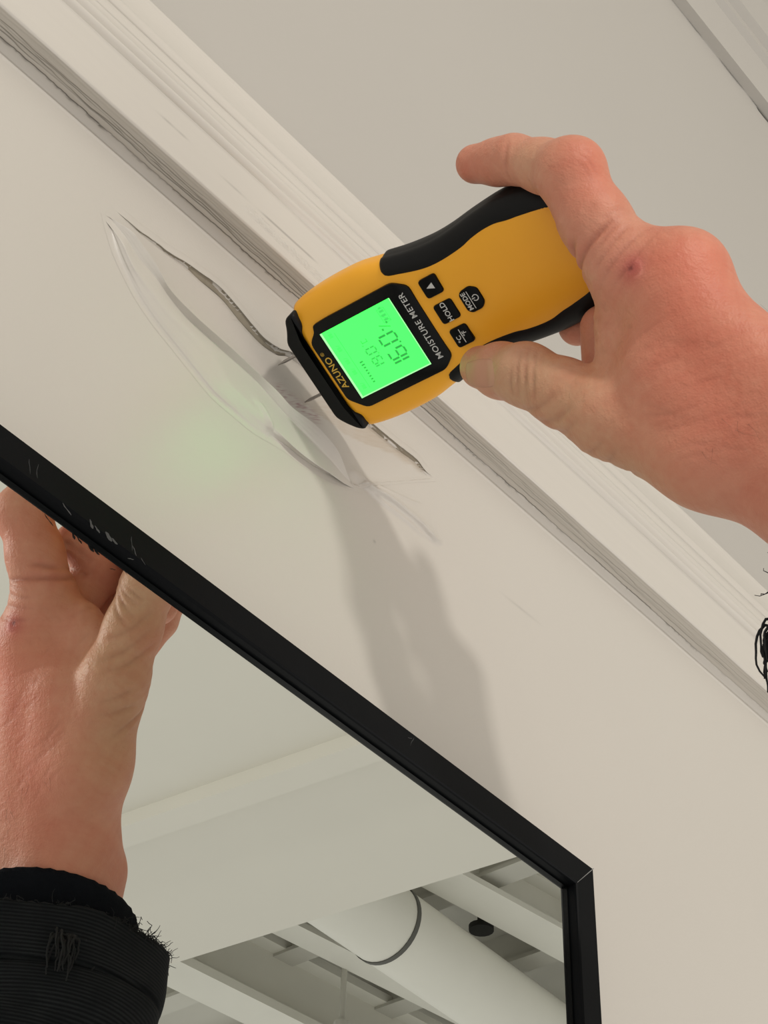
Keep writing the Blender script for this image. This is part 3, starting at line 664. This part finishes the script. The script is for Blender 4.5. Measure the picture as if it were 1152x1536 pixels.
    for u0 in (13.5, 6.0, .5, -6, -13.0):
        for q in (0, 1.1): sc_ += [rect(u0 - q, u0 - q - .75, 38.3, 38.5), rect(u0 - q, u0 - q - .2, 38.3, 39.9), rect(u0 - q, u0 - q - .75, 39.1, 39.3), rect(u0 - q - .55, u0 - q - .75, 38.5, 40.0), rect(u0 - q, u0 - q - .75, 39.8, 40.0)]
        sc_.append([(u0 - 2.2, 40.0), (u0 - 2.4, 40.0), (u0 - 3.1, 38.3), (u0 - 2.9, 38.3)])
    seg_mesh(sc_, 'scale', M_SEGF, lcd)
    bt = [rect(-8.0, -8.25, 64.6, 68.4), rect(-8.0, -14.6, 64.6, 64.85), rect(-8.0, -14.6, 68.15, 68.4), rect(-14.35, -14.6, 64.6, 68.4), rect(-14.6, -15.3, 65.8, 67.2)]
    bt += [rect(-8.7 - 2 * k, -9.9 - 2 * k, 65.3, 67.7) for k in range(3)] + [[(-8.2, 68.2), (-8.5, 68.4), (-12, 64.8), (-11.7, 64.6)]]
    seg_mesh(bt, 'battery_icon', M_SEGF, lcd)
    # lettering from the built-in font, laid on the housing
    def text(name, body_, u, w_, size, mat, parent, n, bold=0.0, cs=1.0):
        c = bpy.data.curves.new(name, 'FONT'); c.body = body_; c.size = size; c.align_x = 'CENTER'; c.align_y = 'CENTER'; c.offset = bold; c.space_character = cs; c.extrude = 0.03
        c.resolution_u = 3
        t = bpy.data.objects.new(name, c); COL.objects.link(t); dg = bpy.context.evaluated_depsgraph_get()
        me = bpy.data.meshes.new_from_object(t.evaluated_get(dg)); bpy.data.objects.remove(t); bpy.data.curves.remove(c)
        for v in me.vertices: v.co = Vector(mw(u - v.co.x, w_ - v.co.y, n + v.co.z))
        return link(name, me, mat, parent, False)
    text('title_lettering', 'MOISTURE METER', 0.2, 78.6, 3.9, M_PRINT, bz, 0.60, .03, 1.06)
    text('brand_lettering', 'AZUNO', 1.6, 31.5, 4.4, M_GOLD, bz, 0.60, .06, 1.02)
    text('trade_mark', '\u00ae', -8.4, 30.5, 2.4, M_GOLD, bz, 0.60, .0)
    # four buttons with their print
    def button(pts, r=1.6):
        return plate('button', rounded(pts, r, 5), -0.6, 0.95, M_BUTTON, root, 0.55, 3)
    def ctr(u, w_, hu, hw_): return [(u - hu, w_ - hw_), (u + hu, w_ - hw_), (u + hu, w_ + hw_), (u - hu, w_ + hw_)]
    b1 = button(ctr(-12.8, 92.4, 4.4, 4.3)); b1['label'] = 'black arrow button'
    seg_mesh([[(-14.3, 93.8), (-11.4, 93.9), (-12.9, 90.4)][::-1]], 'arrow_print', M_PRINT, b1, 1.0)
    b2 = button(ctr(-0.3, 92.5, 4.6, 4.6)); b2['label'] = 'black HOLD button'
    text('button_print', 'HOLD', -0.3, 92.6, 3.3, M_PRINT, b2, 0.99, .05)
    b3 = button(ctr(11.8, 92.4, 4.4, 4.3)); b3['label'] = 'black temperature unit button'
    text('button_print', '\u00b0C', 12.6, 90.9, 2.9, M_PRINT, b3, 0.99, .04); text('button_print', '\u00b0F', 11.2, 94.3, 2.7, M_PRINT, b3, 0.99, .04)
    seg_mesh([rect(15.0, 8.6, 92.45, 92.85)], 'divider_print', M_PRINT, b3, 1.0)
    b4 = button([(-5.2, 102.2), (-5.8, 106.8), (-3.6, 109.9), (3.0, 109.9), (5.2, 107.6), (5.3, 102.6), (3.6, 100.8), (-3.8, 100.8)], 1.3); b4['label'] = 'black MODE power button'
    text('button_print', 'MODE', -0.2, 103.1, 2.9, M_PRINT, b4, 0.99, .05)
    seg_mesh([rect(4.0, -4.2, 104.75, 105.1)], 'divider_print', M_PRINT, b4, 1.0)
    ring = []
    for k in range(14):
        a0, a1 = [math.radians(-240 + x * 300 / 14) for x in (k, k + 1)]
        ring.append([(-0.2 - 1.5 * math.cos(a0), 107.2 - 1.5 * math.sin(a0)), (-0.2 - 1.5 * math.cos(a1), 107.2 - 1.5 * math.sin(a1)), (-0.2 - 1.1 * math.cos(a1), 107.2 - 1.1 * math.sin(a1)), (-0.2 - 1.1 * math.cos(a0), 107.2 - 1.1 * math.sin(a0))])
    ring.append(rect(0.0, -0.4, 105.5, 107.0))
    seg_mesh(ring, 'power_print', M_PRINT, b4, 1.0)
    # steel pins, each with a collar
    def lathe(name, pr, u, n, mat, parent, k=14):
        V = []; 
        for w_, r in pr:
            for j in range(k):
                a = 2 * math.pi * j / k; V.append((u + r * math.cos(a), w_, n + r * math.sin(a)))
        F = [tuple(f) for f in grid_faces(len(pr), k, 0, True)] + [tuple(range(k))]
        return add(name, mwa(np.array(V)), F, mat, parent, True, autosmooth=.7)
    for u in (-10.4, 10.4):
        pn = lathe('pin', [(-1.2, .12), (1.5, .55), (3, .75), (18.5, .8)], u, -14.5, M_STEEL, root)
        lathe('pin_collar', [(12.2, .8), (12.6, 1.5), (15.5, 2.1), (18.4, 2.3)], u, -14.5, M_STEEL, pn)
    return root
build_meter()

# ------------------------------------------------------------------ person: hand and forearm as one continuous surface
PR = []                                            # (group, kind, data)
def V3(px, py, d): return atd(px, py, d)
W0 = np.array([0.060, -0.215, -0.150]); 
I0, M0, R0, P0 = V3(942, 402, .652), V3(1016, 426, .642), V3(1062, 520, .634), V3(1110, 606, .628)
I1, I2, I3 = V3(851, 259, .664), V3(771, 239, .690), V3(713, 246, .706)
T0, T1, T2, T3 = V3(1062, 682, .630), V3(912, 624, .653), V3(789, 562, .681), V3(722, 551, .710)
M1, M2, M3 = V3(962, 392, .688), V3(893, 352, .716), V3(850, 385, .732)
R1, R2, R3 = V3(1030, 462, .682), V3(955, 465, .716), V3(866, 490, .722)
P1, P2, P3 = V3(1070, 540, .672), V3(985, 528, .700), V3(908, 520, .712)
def rc(grp, a, b, ra, rb): PR.append((grp, np.asarray(a, float), np.asarray(b, float), ra, rb))
UL = np.array([0.64, -0.55, 0.1]); UL /= np.linalg.norm(UL)      # radio-ulnar direction
# forearm and wrist (two side by side rods make the flat oval)
FA = np.array([0.070, -0.241, -0.22]); FB = np.array([0.084, -0.278, -0.33])
for sx, sy, ra in ((-.004, .004, .0215), (.012, -.003, .0225), (-.002, -.022, .0225)):
    o_ = np.array([sx, sy, 0])
    rc('palm', W0 + o_, FA + o_ * 1.1, ra - .0005, ra + .002); rc('palm', FA + o_ * 1.1, FB + o_ * 1.3, ra + .002, ra + .006)
# metacarpals
for (mc, r0, r1, s) in ((I0, .018, .0135, -.006), (M0, .019, .0130, 0.0), (R0, .018, .0125, .006), (P0, .017, .0115, .010)):
    rc('palm', W0 + np.array([s, -.008 - s * .8, 0.012]), mc, r0, r1)
# thenar, thumb metacarpal, first web
rc('palm', W0 + np.array([-.006, .012, .010]), T0, .019, .0185)
rc('palm', T0, T1, .0185, .0150)
rc('palm', V3(960, 620, .652), V3(965, 470, .655), .0125, .0120)
rc('palm', V3(1000, 610, .645), V3(1010, 470, .648), .0150, .0140)
rc('palm', V3(1040, 600, .636), V3(1035, 500, .642), .0180, .0150)
rc('palm', V3(905, 492, .700), V3(908, 540, .694), .0095, .0095)
rc('palm', mw(14, 168, -3), mw(-2, 172, -4), .0095, .0085)
rc('palm', W0 + np.array([0, -.008, .002]), V3(1012, 560, .640), .0250, .0190)
rc('palm', W0 + np.array([-.008, -.020, .004]), V3(1010, 450, .636), .0180, .0120)
rc('palm', V3(932, 585, .660), V3(926, 485, .660), .0085, .0085)
CH = {
 'index': [(I0, .0138), (V3(893, 332, .658), .0134), (I1, .0122), (V3(815, 249, .678), .0102), (I2, .0094), (V3(748, 243, .697), .0090), (I3, .0080)],
 'thumb': [(T1, .0150), (V3(846, 590, .668), .0128), (T2, .0119), (V3(752, 556, .696), .0106), (T3, .0089)],
 'middle': [(M0, .0130), (M1, .0112), (M2, .0095), (M3, .0082)],
 'ring': [(R0, .0122), (R1, .0108), (R2, .0092), (R3, .0080)],
 'little': [(P0, .0112), (P1, .0095), (P2, .0082), (P3, .0072)],
}
for g_, ch in CH.items():
    for (a, ra), (b, rb) in zip(ch[:-1], ch[1:]): rc(g_, a, b, ra, rb)
BLEND = {'palm': .010, 'index': .004, 'thumb': .005, 'middle': .003, 'ring': .003, 'little': .003}
def sd_cone(P, a, b, r1, r2):
    ba = b - a; l2 = ba @ ba; rr = r1 - r2; a2 = l2 - rr * rr; il2 = 1 / l2
    pa = P - a; y = pa @ ba; z = y - l2
    x2 = ((pa * l2 - y[:, None] * ba) ** 2).sum(1); y2 = y * y * l2; z2 = z * z * l2
    k = np.sign(rr) * rr * rr * x2
    out = (np.sqrt(x2 * a2 * il2) + y * rr) * il2 - r1
    c1 = np.sign(z) * a2 * z2 > k; c2 = np.sign(y) * a2 * y2 < k
    out = np.where(c2, np.sqrt(x2 + y2) * il2 - r1, out)
    return np.where(c1, np.sqrt(x2 + z2) * il2 - r2, out)
def smin(a, b, k):
    h = np.clip(k - np.abs(a - b), 0, None) / k; return np.minimum(a, b) - h * h * k * .25
ELL = []                                           # extra soft bumps: (centre, radius, blend)
def sd(P):
    G = {}
    for grp, a, b, r1, r2 in PR:
        d = sd_cone(P, a, b, r1, r2)
        G[grp] = d if grp not in G else smin(G[grp], d, BLEND[grp])
    f = G['middle']
    for k in ('ring', 'little'): f = smin(f, G[k], .0015)
    f = smin(f, G['index'], .0015)
    d = smin(G['palm'], f, .006); d = smin(d, G['thumb'], .0045)
    for c, r, k in ELL: d = smin(d, np.linalg.norm(P - c, axis=1) - r, k)
    return d
rc('palm', I0, M0, .0128, .0128)
ELL += [(V3(1034, 400, .641), .0090, .022), (V3(868, 248, .661), .0088, .008)]
def surface(h):
    pts = np.vstack([[a, b] for _, a, b, _, _ in PR]).reshape(-1, 3); lo = pts.min(0) - .034; hi = pts.max(0) + .034
    lo[2] = max(lo[2], -0.31)
    n = np.ceil((hi - lo) / h).astype(int) + 1
    H4 = 4; nc = -(-n // H4) + 1
    ax = [lo[i] + np.arange(nc[i]) * h * H4 for i in range(3)]
    C = np.stack(np.meshgrid(*ax, indexing='ij'), -1).reshape(-1, 3); dc = sd(C).reshape(nc)
    n = (nc - 1) * H4 + 1
    D = np.full(n, 1.0, np.float64)
    big = np.repeat(np.repeat(np.repeat(dc, H4, 0), H4, 1), H4, 2)[:n[0], :n[1], :n[2]]
    D = np.where(big < 0, -1.0, 1.0)
    act = np.abs(dc) < h * H4 * 2.2
    ai = np.argwhere(act)
    off = np.stack(np.meshgrid(*[np.arange(H4)] * 3, indexing='ij'), -1).reshape(-1, 3)
    idx = (ai[:, None, :] * H4 + off[None]).reshape(-1, 3); ok = (idx < n).all(1); idx = idx[ok]
    for s in range(0, len(idx), 400000):
        q = idx[s:s + 400000]; D[q[:, 0], q[:, 1], q[:, 2]] = sd(lo + q * h)
    ins = D < 0
    c8 = [ins[i:n[0] - 1 + i, j:n[1] - 1 + j, k:n[2] - 1 + k] for i in (0, 1) for j in (0, 1) for k in (0, 1)]
    cnt = sum(c.astype(np.int8) for c in c8); cells = np.argwhere((cnt > 0) & (cnt < 8))
    vid = np.full(n - 1, -1, np.int64); vid[tuple(cells.T)] = np.arange(len(cells))
    acc = np.zeros((len(cells), 3)); num = np.zeros(len(cells))
    cor = [np.array((i, j, k)) for i in (0, 1) for j in (0, 1) for k in (0, 1)]
    for a in range(8):
        for b in range(a + 1, 8):
            if np.abs(cor[a] - cor[b]).sum() != 1: continue
            da = D[tuple((cells + cor[a]).T)]; db = D[tuple((cells + cor[b]).T)]; mk = (da < 0) != (db < 0)
            t = np.where(mk, da / np.where(mk, da - db, 1), 0); acc += np.where(mk[:, None], cor[a] + t[:, None] * (cor[b] - cor[a]), 0); num += mk
    V = lo + (cells + acc / num[:, None]) * h
    F = []
    for axn in range(3):
        u, v = (axn + 1) % 3, (axn + 2) % 3
        sl0 = [slice(1, n[i] - 1) for i in range(3)]; sl0[axn] = slice(0, n[axn] - 1); sl1 = list(sl0); sl1[axn] = slice(1, n[axn])
        a, b = ins[tuple(sl0)], ins[tuple(sl1)]; e = np.argwhere(a != b); base = np.array([1, 1, 1]); base[axn] = 0; e0_ = e + base
        flip = a[tuple(e.T)]
        du_ = np.zeros(3, int); du_[u] = 1; dv_ = np.zeros(3, int); dv_[v] = 1
        q = np.stack([vid[tuple((e0_ - du_ - dv_).T)], vid[tuple((e0_ - dv_).T)], vid[tuple(e0_.T)], vid[tuple((e0_ - du_).T)]], 1)
        q = np.where(flip[:, None], q, q[:, ::-1]); F.append(q[(q >= 0).all(1)])
    F = np.vstack(F)
    def grad(P):
        e = 2e-4; return np.stack([sd(P + np.eye(3)[i] * e) - sd(P - np.eye(3)[i] * e) for i in range(3)], 1) / (2 * e)
    for _ in range(2):
        g = grad(V); g /= np.maximum(np.linalg.norm(g, axis=1), .3)[:, None]; V = V - g * np.clip(sd(V), -h, h)[:, None]
    g = grad(V); g /= np.maximum(np.linalg.norm(g, axis=1), 1e-6)[:, None]
    return V, F, g
def hit(px, py, mirrored=False):
    o_, r = (CAMM, raym((px, py))) if mirrored else (CAM, ray((px, py)))
    r = r / np.linalg.norm(r); t = 0.45; best = (9, None)
    for _ in range(160):
        p = o_ + r * t; d = sd(p[None])[0]
        if d < best[0]: best = (d, p)
        if d < 5e-5: break
        t += max(d * .8, 1e-4)
        if t > 1.3: break
    return best[1]
import time; t_0 = time.time()
HV, HF, HN = surface(0.0010)
print('hand', len(HV), time.time() - t_0)
# skin colour: mottled pink; warmer/yellower on thumb and finger sides; redness over knuckles and forearm
base = np.array([0.60, 0.256, 0.166]); colr = np.tile(base, (len(HV), 1))
def blot(c, r, mult, amt=1.0):
    d = np.linalg.norm(HV - c, axis=1); k = np.exp(-(d / r) ** 2)[:, None] * amt
    colr[:] = colr * (1 - k + k * np.array(mult))
def n3(f, s):
    return (vnoise(HV[:, 0] * f + 500 + 3 * vnoise(HV[:, 1] * f * .7 + 90, s + 1), s) + vnoise(HV[:, 1] * f + 700 + 2 * vnoise(HV[:, 2] * f * .8 + 60, s + 2), s + 3) + vnoise(HV[:, 2] * f + 900, s + 4)) / 3
mo = (n3(90, 201) - .5); colr *= 1 + mo[:, None] * np.array([.10, .30, .32])
mo = (n3(420, 211) - .5); colr *= 1 + mo[:, None] * np.array([.08, .26, .28])
mo = (n3(1100, 221) - .5); colr *= 1 + mo[:, None] * np.array([.06, .14, .15])
for (px, py, r, mu_) in ((885, 232, .012, (1.05, .88, .86)), (905, 290, .010, (1.03, .90, .88)), (1010, 400, .022, (1.05, .90, .88)), (1055, 380, .014, (1.04, .92, .91)), (1040, 520, .03, (1.04, .90, .88)), (1120, 640, .04, (1.03, .88, .86)), (700, 250, .009, (1.0, .86, .86)),
                        (765, 560, .020, (.95, 1.28, 1.2)), (850, 600, .022, (.96, 1.16, 1.08)), (930, 700, .02, (.90, 1.05, .98)), (790, 240, .012, (1.0, 1.16, 1.12)), (870, 400, .010, (1.0, .95, 1.0)), (1000, 745, .02, (.97, 1.08, 1.02))):
    blot(hit(px, py), r, mu_)
sore = hit(948, 402); blot(sore, .0068, (.88, .66, .74)); blot(hit(952, 400), .0036, (.90, .74, .84)); blot(hit(946, 403), .0009, (.20, .12, .14), 1.0)
for a_ in np.linspace(-1.2, 1.3, 9): blot(hit(950 + 14 * math.cos(a_), 403 + 13 * math.sin(a_)), .0006, (1.25, 1.5, 1.6), .8)
disp = np.zeros(len(HV))
dso = np.linalg.norm(HV - sore, axis=1); disp += .0004 * np.exp(-(dso / .0035) ** 2) - .0006 * np.exp(-(dso / .0011) ** 2)
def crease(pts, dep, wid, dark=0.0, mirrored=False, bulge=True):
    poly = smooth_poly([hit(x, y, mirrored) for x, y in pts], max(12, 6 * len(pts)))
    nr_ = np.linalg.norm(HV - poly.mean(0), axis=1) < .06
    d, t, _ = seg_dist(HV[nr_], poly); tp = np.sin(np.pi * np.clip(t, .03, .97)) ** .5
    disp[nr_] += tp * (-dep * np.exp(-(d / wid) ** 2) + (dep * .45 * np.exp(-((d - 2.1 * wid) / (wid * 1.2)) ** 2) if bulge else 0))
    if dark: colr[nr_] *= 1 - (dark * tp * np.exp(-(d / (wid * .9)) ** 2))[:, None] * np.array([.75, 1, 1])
# index base creases, thumb joint creases, knuckle folds
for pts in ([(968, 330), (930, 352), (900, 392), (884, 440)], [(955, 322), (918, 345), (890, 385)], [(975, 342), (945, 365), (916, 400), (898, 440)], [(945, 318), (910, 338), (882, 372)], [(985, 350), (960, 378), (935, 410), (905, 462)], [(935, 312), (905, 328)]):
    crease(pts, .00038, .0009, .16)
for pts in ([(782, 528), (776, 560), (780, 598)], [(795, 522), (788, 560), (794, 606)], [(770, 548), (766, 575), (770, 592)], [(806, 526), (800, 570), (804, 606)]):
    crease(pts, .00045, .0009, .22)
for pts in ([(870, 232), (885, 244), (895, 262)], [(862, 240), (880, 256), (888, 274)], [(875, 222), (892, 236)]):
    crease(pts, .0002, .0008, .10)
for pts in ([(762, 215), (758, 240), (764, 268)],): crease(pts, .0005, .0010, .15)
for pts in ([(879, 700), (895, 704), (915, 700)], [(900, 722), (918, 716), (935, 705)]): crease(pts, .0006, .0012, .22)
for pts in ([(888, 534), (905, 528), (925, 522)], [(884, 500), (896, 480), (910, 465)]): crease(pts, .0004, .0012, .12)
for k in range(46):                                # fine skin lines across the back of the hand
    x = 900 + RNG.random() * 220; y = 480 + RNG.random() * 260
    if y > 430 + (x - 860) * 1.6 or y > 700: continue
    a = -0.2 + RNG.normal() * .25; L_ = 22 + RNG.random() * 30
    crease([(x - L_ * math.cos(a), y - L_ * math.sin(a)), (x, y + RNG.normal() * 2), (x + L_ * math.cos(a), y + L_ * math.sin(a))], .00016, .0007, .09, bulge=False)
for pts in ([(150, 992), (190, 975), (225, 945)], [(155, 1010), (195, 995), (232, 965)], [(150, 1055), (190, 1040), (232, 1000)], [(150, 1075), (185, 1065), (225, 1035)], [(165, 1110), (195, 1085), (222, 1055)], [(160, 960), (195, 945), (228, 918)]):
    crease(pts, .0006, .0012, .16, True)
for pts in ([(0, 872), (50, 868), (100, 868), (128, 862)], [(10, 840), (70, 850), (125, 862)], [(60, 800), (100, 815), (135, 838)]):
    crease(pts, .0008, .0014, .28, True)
HV = HV + HN * disp[:, None]
pers = empty('person', (0.06, -0.215, -0.15)); tag(pers, 'person in a frayed black sleeve gripping the meter with a bare right hand', 'person')
arm = add('hand_and_forearm', HV, HF, M_SKIN, pers, True, col=np.clip(colr, 0, 1))
# thumbnail: curved plate resting on the thumb's upper surface
def nail(quad, rows=14, cols=14):
    (a, b, c, d) = [np.array(q, float) for q in quad]; V = []; tn = []
    for i in range(rows):
        for j in range(cols):
            s, t = i / (rows - 1), j / (cols - 1)
            sx, ty = 2 * s - 1, 2 * t - 1
            sx2 = sx * math.sqrt(1 - ty * ty * .30); ty2 = ty * math.sqrt(1 - sx * sx * .30)
            s2, t2 = (sx2 + 1) / 2, (ty2 + 1) / 2
            p = (a * (1 - s2) + b * s2) * (1 - t2) + (d * (1 - s2) + c * s2) * t2
            q = hit(*p); e = max(abs(sx), abs(ty))
            g = np.array([sd((q + np.eye(3)[k] * 2e-4)[None])[0] - sd((q - np.eye(3)[k] * 2e-4)[None])[0] for k in range(3)]); g /= np.linalg.norm(g)
            V.append(q + g * (.00045 * (1 - e ** 6) - .00025 * e ** 6)); base_ = np.array([1, 1, 1.0])
            if s < .16: base_ = np.array([1.02, 1.05, 1.08])        # free edge
            if s > .84: base_ = np.array([1.06, 1.12, 1.14])        # pale half-moon
            if s < .05 or t < .04 or t > .96: base_ = np.array([.55, .5, .48])
            tn.append(base_)
    F = grid_faces(rows, cols)
    o = add('thumbnail', V, F, M_NAIL, pers, True, col=np.array(tn)); o['label'] = 'worn thumbnail with a grubby edge'
nail([(695, 541), (741, 533), (745, 585), (699, 581)])
# forearm hairs
def tube_path(V, F, pts, r, k=3):
    pts = [np.asarray(p, float) for p in pts]; off = len(V)
    for i, p in enumerate(pts):
        d = pts[min(i + 1, len(pts) - 1)] - pts[max(i - 1, 0)]; d = d / (np.linalg.norm(d) + 1e-12)
        u = np.cross(d, [0.3, 0.5, .81]); u /= np.linalg.norm(u) + 1e-12; v = np.cross(d, u)
        rr = r * (1 - .5 * i / (len(pts) - 1))
        for j in range(k):
            a = 2 * math.pi * j / k; V.append(p + (u * math.cos(a) + v * math.sin(a)) * rr)
    for i in range(len(pts) - 1):
        for j in range(k): F.append((off + i * k + j, off + i * k + (j + 1) % k, off + (i + 1) * k + (j + 1) % k, off + (i + 1) * k + j))
V, F = [], []
cand = np.where((HV[:, 2] < -0.060) & (HV[:, 2] > -0.17) & (HN @ np.array([-.35, -.75, -.1]) > .35) & (HV[:, 0] > .018))[0]
for i in RNG.choice(cand, min(170, len(cand)), replace=False):
    p, n_ = HV[i], HN[i]; t = np.array([.35, -.2, -.7]) + RNG.normal(size=3) * .45; t -= n_ * (t @ n_); t /= np.linalg.norm(t); L_ = .004 + .005 * RNG.random(); b = np.cross(n_, t) * RNG.normal() * .4
    tube_path(V, F, [p, p + t * L_ * .5 + n_ * .0007, p + t * L_ + b * L_ + n_ * .0008], .00004)
o = add('arm_hair', V, F, M_HAIR, pers, True); o['kind'] = 'stuff'

# sleeve, inner cuff and frayed threads
def ring_tube(name, rows, mat, thick, parent, nseg=120, fold=None, top_jag=0.0):
    """rows: list of (centre, rx, ry); outer and inner skin joined at both rims"""
    V = []; n = len(rows)
    for layer in (0, 1):
        for i, (c, rx, ry) in enumerate(rows):
            for j in range(nseg):
                a = 2 * math.pi * j / nseg; k = 1 - layer * thick / rx
                dz = 0; dr = 0
                if fold: dr, dz = fold(i / (n - 1), a, i)
                if i == 0: dz += top_jag * (vnoise(np.array([a * 30.0]), 301)[0] - .5)
                V.append((c[0] + (rx + dr) * k * math.cos(a), c[1] + (ry + dr) * k * math.sin(a), c[2] + dz))
    F = [tuple(f) for f in grid_faces(n, nseg, 0, True)] + [tuple(f[::-1]) for f in grid_faces(n, nseg, n * nseg, True)]
    for j in range(nseg):
        j2 = (j + 1) % nseg
        F.append((j, j2, n * nseg + j2, n * nseg + j)); a, b = (n - 1) * nseg, n * nseg + (n - 1) * nseg
        F.append((a + j, b + j, b + j2, a + j2))
    return V, F
SL = np.array([0.0755, -0.2475, -0.1850])
rows = []
for i, z in enumerate(np.r_[0, .0015, np.linspace(.004, .0255, 8), .0265, .0275, .029, np.linspace(.032, .40, 70)]):
    k = 1.0 + .035 * (0 < i) - .035 * (.0262 < z < .0285) + .01 * (z > .03)
    rows.append((SL + np.array([.06 * z, -.15 * z, -z]), .0605 * k + .02 * z, .0605 * k + .02 * z))
def fold(t, a, i):
    z = rows[i][0][2] - SL[2]
    dr = .0022 * math.sin(2 * a + 60 * z) * min(1, t * 6) + .0020 * math.sin(a * 3 + 130 * z + 2 * math.sin(a)) * min(1, t * 5)
    dr -= .0036 * math.exp(-((z + .040 + .020 * math.sin(a + 0.6)) / .006) ** 2)
    dr += .0016 * math.sin(a * 7 + 1.3) * math.exp(z / .02)
    return dr, .0028 * math.sin(a * 2 + 1.0) * math.exp(z / .03) + .0040 * math.cos(a - 0.9)
V, F = ring_tube('sleeve', rows, M_CLOTH, .0022, pers, 140, fold, .0022)
def twill():
    m_, nt, b = nodes('black_twill_weave'); b.inputs['Roughness'].default_value = .95; b.inputs['Specular IOR Level'].default_value = .12
    tc = N(nt, 'ShaderNodeTexCoord'); mp = N(nt, 'ShaderNodeMapping'); mp.inputs['Scale'].default_value = (.10, .10, 1); mp.inputs['Rotation'].default_value = (0.10, .06, 0)
    nt.links.new(tc.outputs['Object'], mp.inputs[0])
    wv_ = N(nt, 'ShaderNodeTexWave', bands_direction='Z', Scale=190.0, Distortion=1.2, Detail=2.0); wv_.inputs['Detail Scale'].default_value = 40
    nt.links.new(mp.outputs[0], wv_.inputs[0])
    ns = N(nt, 'ShaderNodeTexNoise', Scale=70.0, Detail=5.0); nt.links.new(tc.outputs['Object'], ns.inputs[0])
    mx = N(nt, 'ShaderNodeMix', data_type='RGBA'); mx.inputs[6].default_value = (.0065, .0075, .0095, 1); mx.inputs[7].default_value = (.030, .031, .033, 1)
    mm = N(nt, 'ShaderNodeMath', operation='MULTIPLY'); nt.links.new(wv_.outputs[1], mm.inputs[0]); nt.links.new(ns.outputs[0], mm.inputs[1])
    nt.links.new(mm.outputs[0], mx.inputs[0]); nt.links.new(mx.outputs[2], b.inputs['Base Color'])
    bp_ = N(nt, 'ShaderNodeBump', Strength=.5, Distance=.0006); nt.links.new(wv_.outputs[1], bp_.inputs['Height']); nt.links.new(bp_.outputs[0], b.inputs['Normal'])
    return m_
M_TWILL = twill()
slv = add('jacket_sleeve', V, F, M_TWILL, pers, True); slv['label'] = 'frayed black twill jacket sleeve'
CU = np.array([0.0680, -0.2345, -0.1700])
rows2 = [(CU + np.array([.0005 * i, -.0008 * i, -.0022 * i]), .0430 + (.0012 if 0 < i < 20 else 0), .0430 + (.0012 if 0 < i < 20 else 0)) for i in range(24)]
V, F = ring_tube('cuff', rows2, M_KNIT, .0024, pers, 90, lambda t, a, i: (.0006 * math.sin(a * 40), .0018 * math.cos(a - 2.5)), 0)
cf_ = add('inner_cuff', V, F, M_KNIT, pers, True); cf_['label'] = 'black knit inner cuff'
V, F = [], []
rim = lambda a, dz=0: SL + np.array([.0610 * math.cos(a), .0610 * math.sin(a), .0028 * math.sin(a * 2 + 1.0) + .0040 * math.cos(a - 0.9) + dz])
for k in range(330):
    a = RNG.random() * 2 * math.pi if k < 150 else RNG.normal(1.1, .55)
    p = rim(a, -.0008 + .001 * RNG.random()); d = np.array([math.cos(a), math.sin(a), .4]) * .5 + RNG.normal(size=3) * .6; d /= np.linalg.norm(d); L_ = .0012 + .0035 * RNG.random() ** 2; pts = [p]
    for s in range(4): d = d + RNG.normal(size=3) * .55 + np.array([0, 0, -.25]); d /= np.linalg.norm(d); pts.append(pts[-1] + d * L_ / 2)
    tube_path(V, F, pts, .00022, 4)
for a0 in (1.93, 1.98, 2.03, 2.08):                # loose tassel hanging from the wall side of the hem
    for k in range(5):
        p = rim(a0 + RNG.normal() * .025, -.014 - .004 * RNG.random()); out = np.array([math.cos(a0), math.sin(a0), 0]); d = out * .35 + np.array([0, 0, .1]); pts = [p]
        for s in range(10): d = d * .55 + RNG.normal(size=3) * .22 + np.array([0, 0, -.65 if s > 1 else 0]) + out * (.07 if s < 4 else -.02); d /= np.linalg.norm(d); pts.append(pts[-1] + d * (.0016 + .0006 * (k % 3)))
        tube_path(V, F, pts, .00062, 5)
for k in range(7):                                 # pale loose ends on the hem
    a = RNG.normal(1.0, .3); p = rim(a, -.002); d = np.array([math.cos(a) * .3, math.sin(a) * .3, .9]); pts = [p]
    for s in range(6): d = d + RNG.normal(size=3) * .5; d /= np.linalg.norm(d); pts.append(pts[-1] + d * .0016)
    tube_path(V, F, pts, .00030, 4)
o = add('frayed_threads', V, F, M_THREAD, pers, True); o['kind'] = 'stuff'
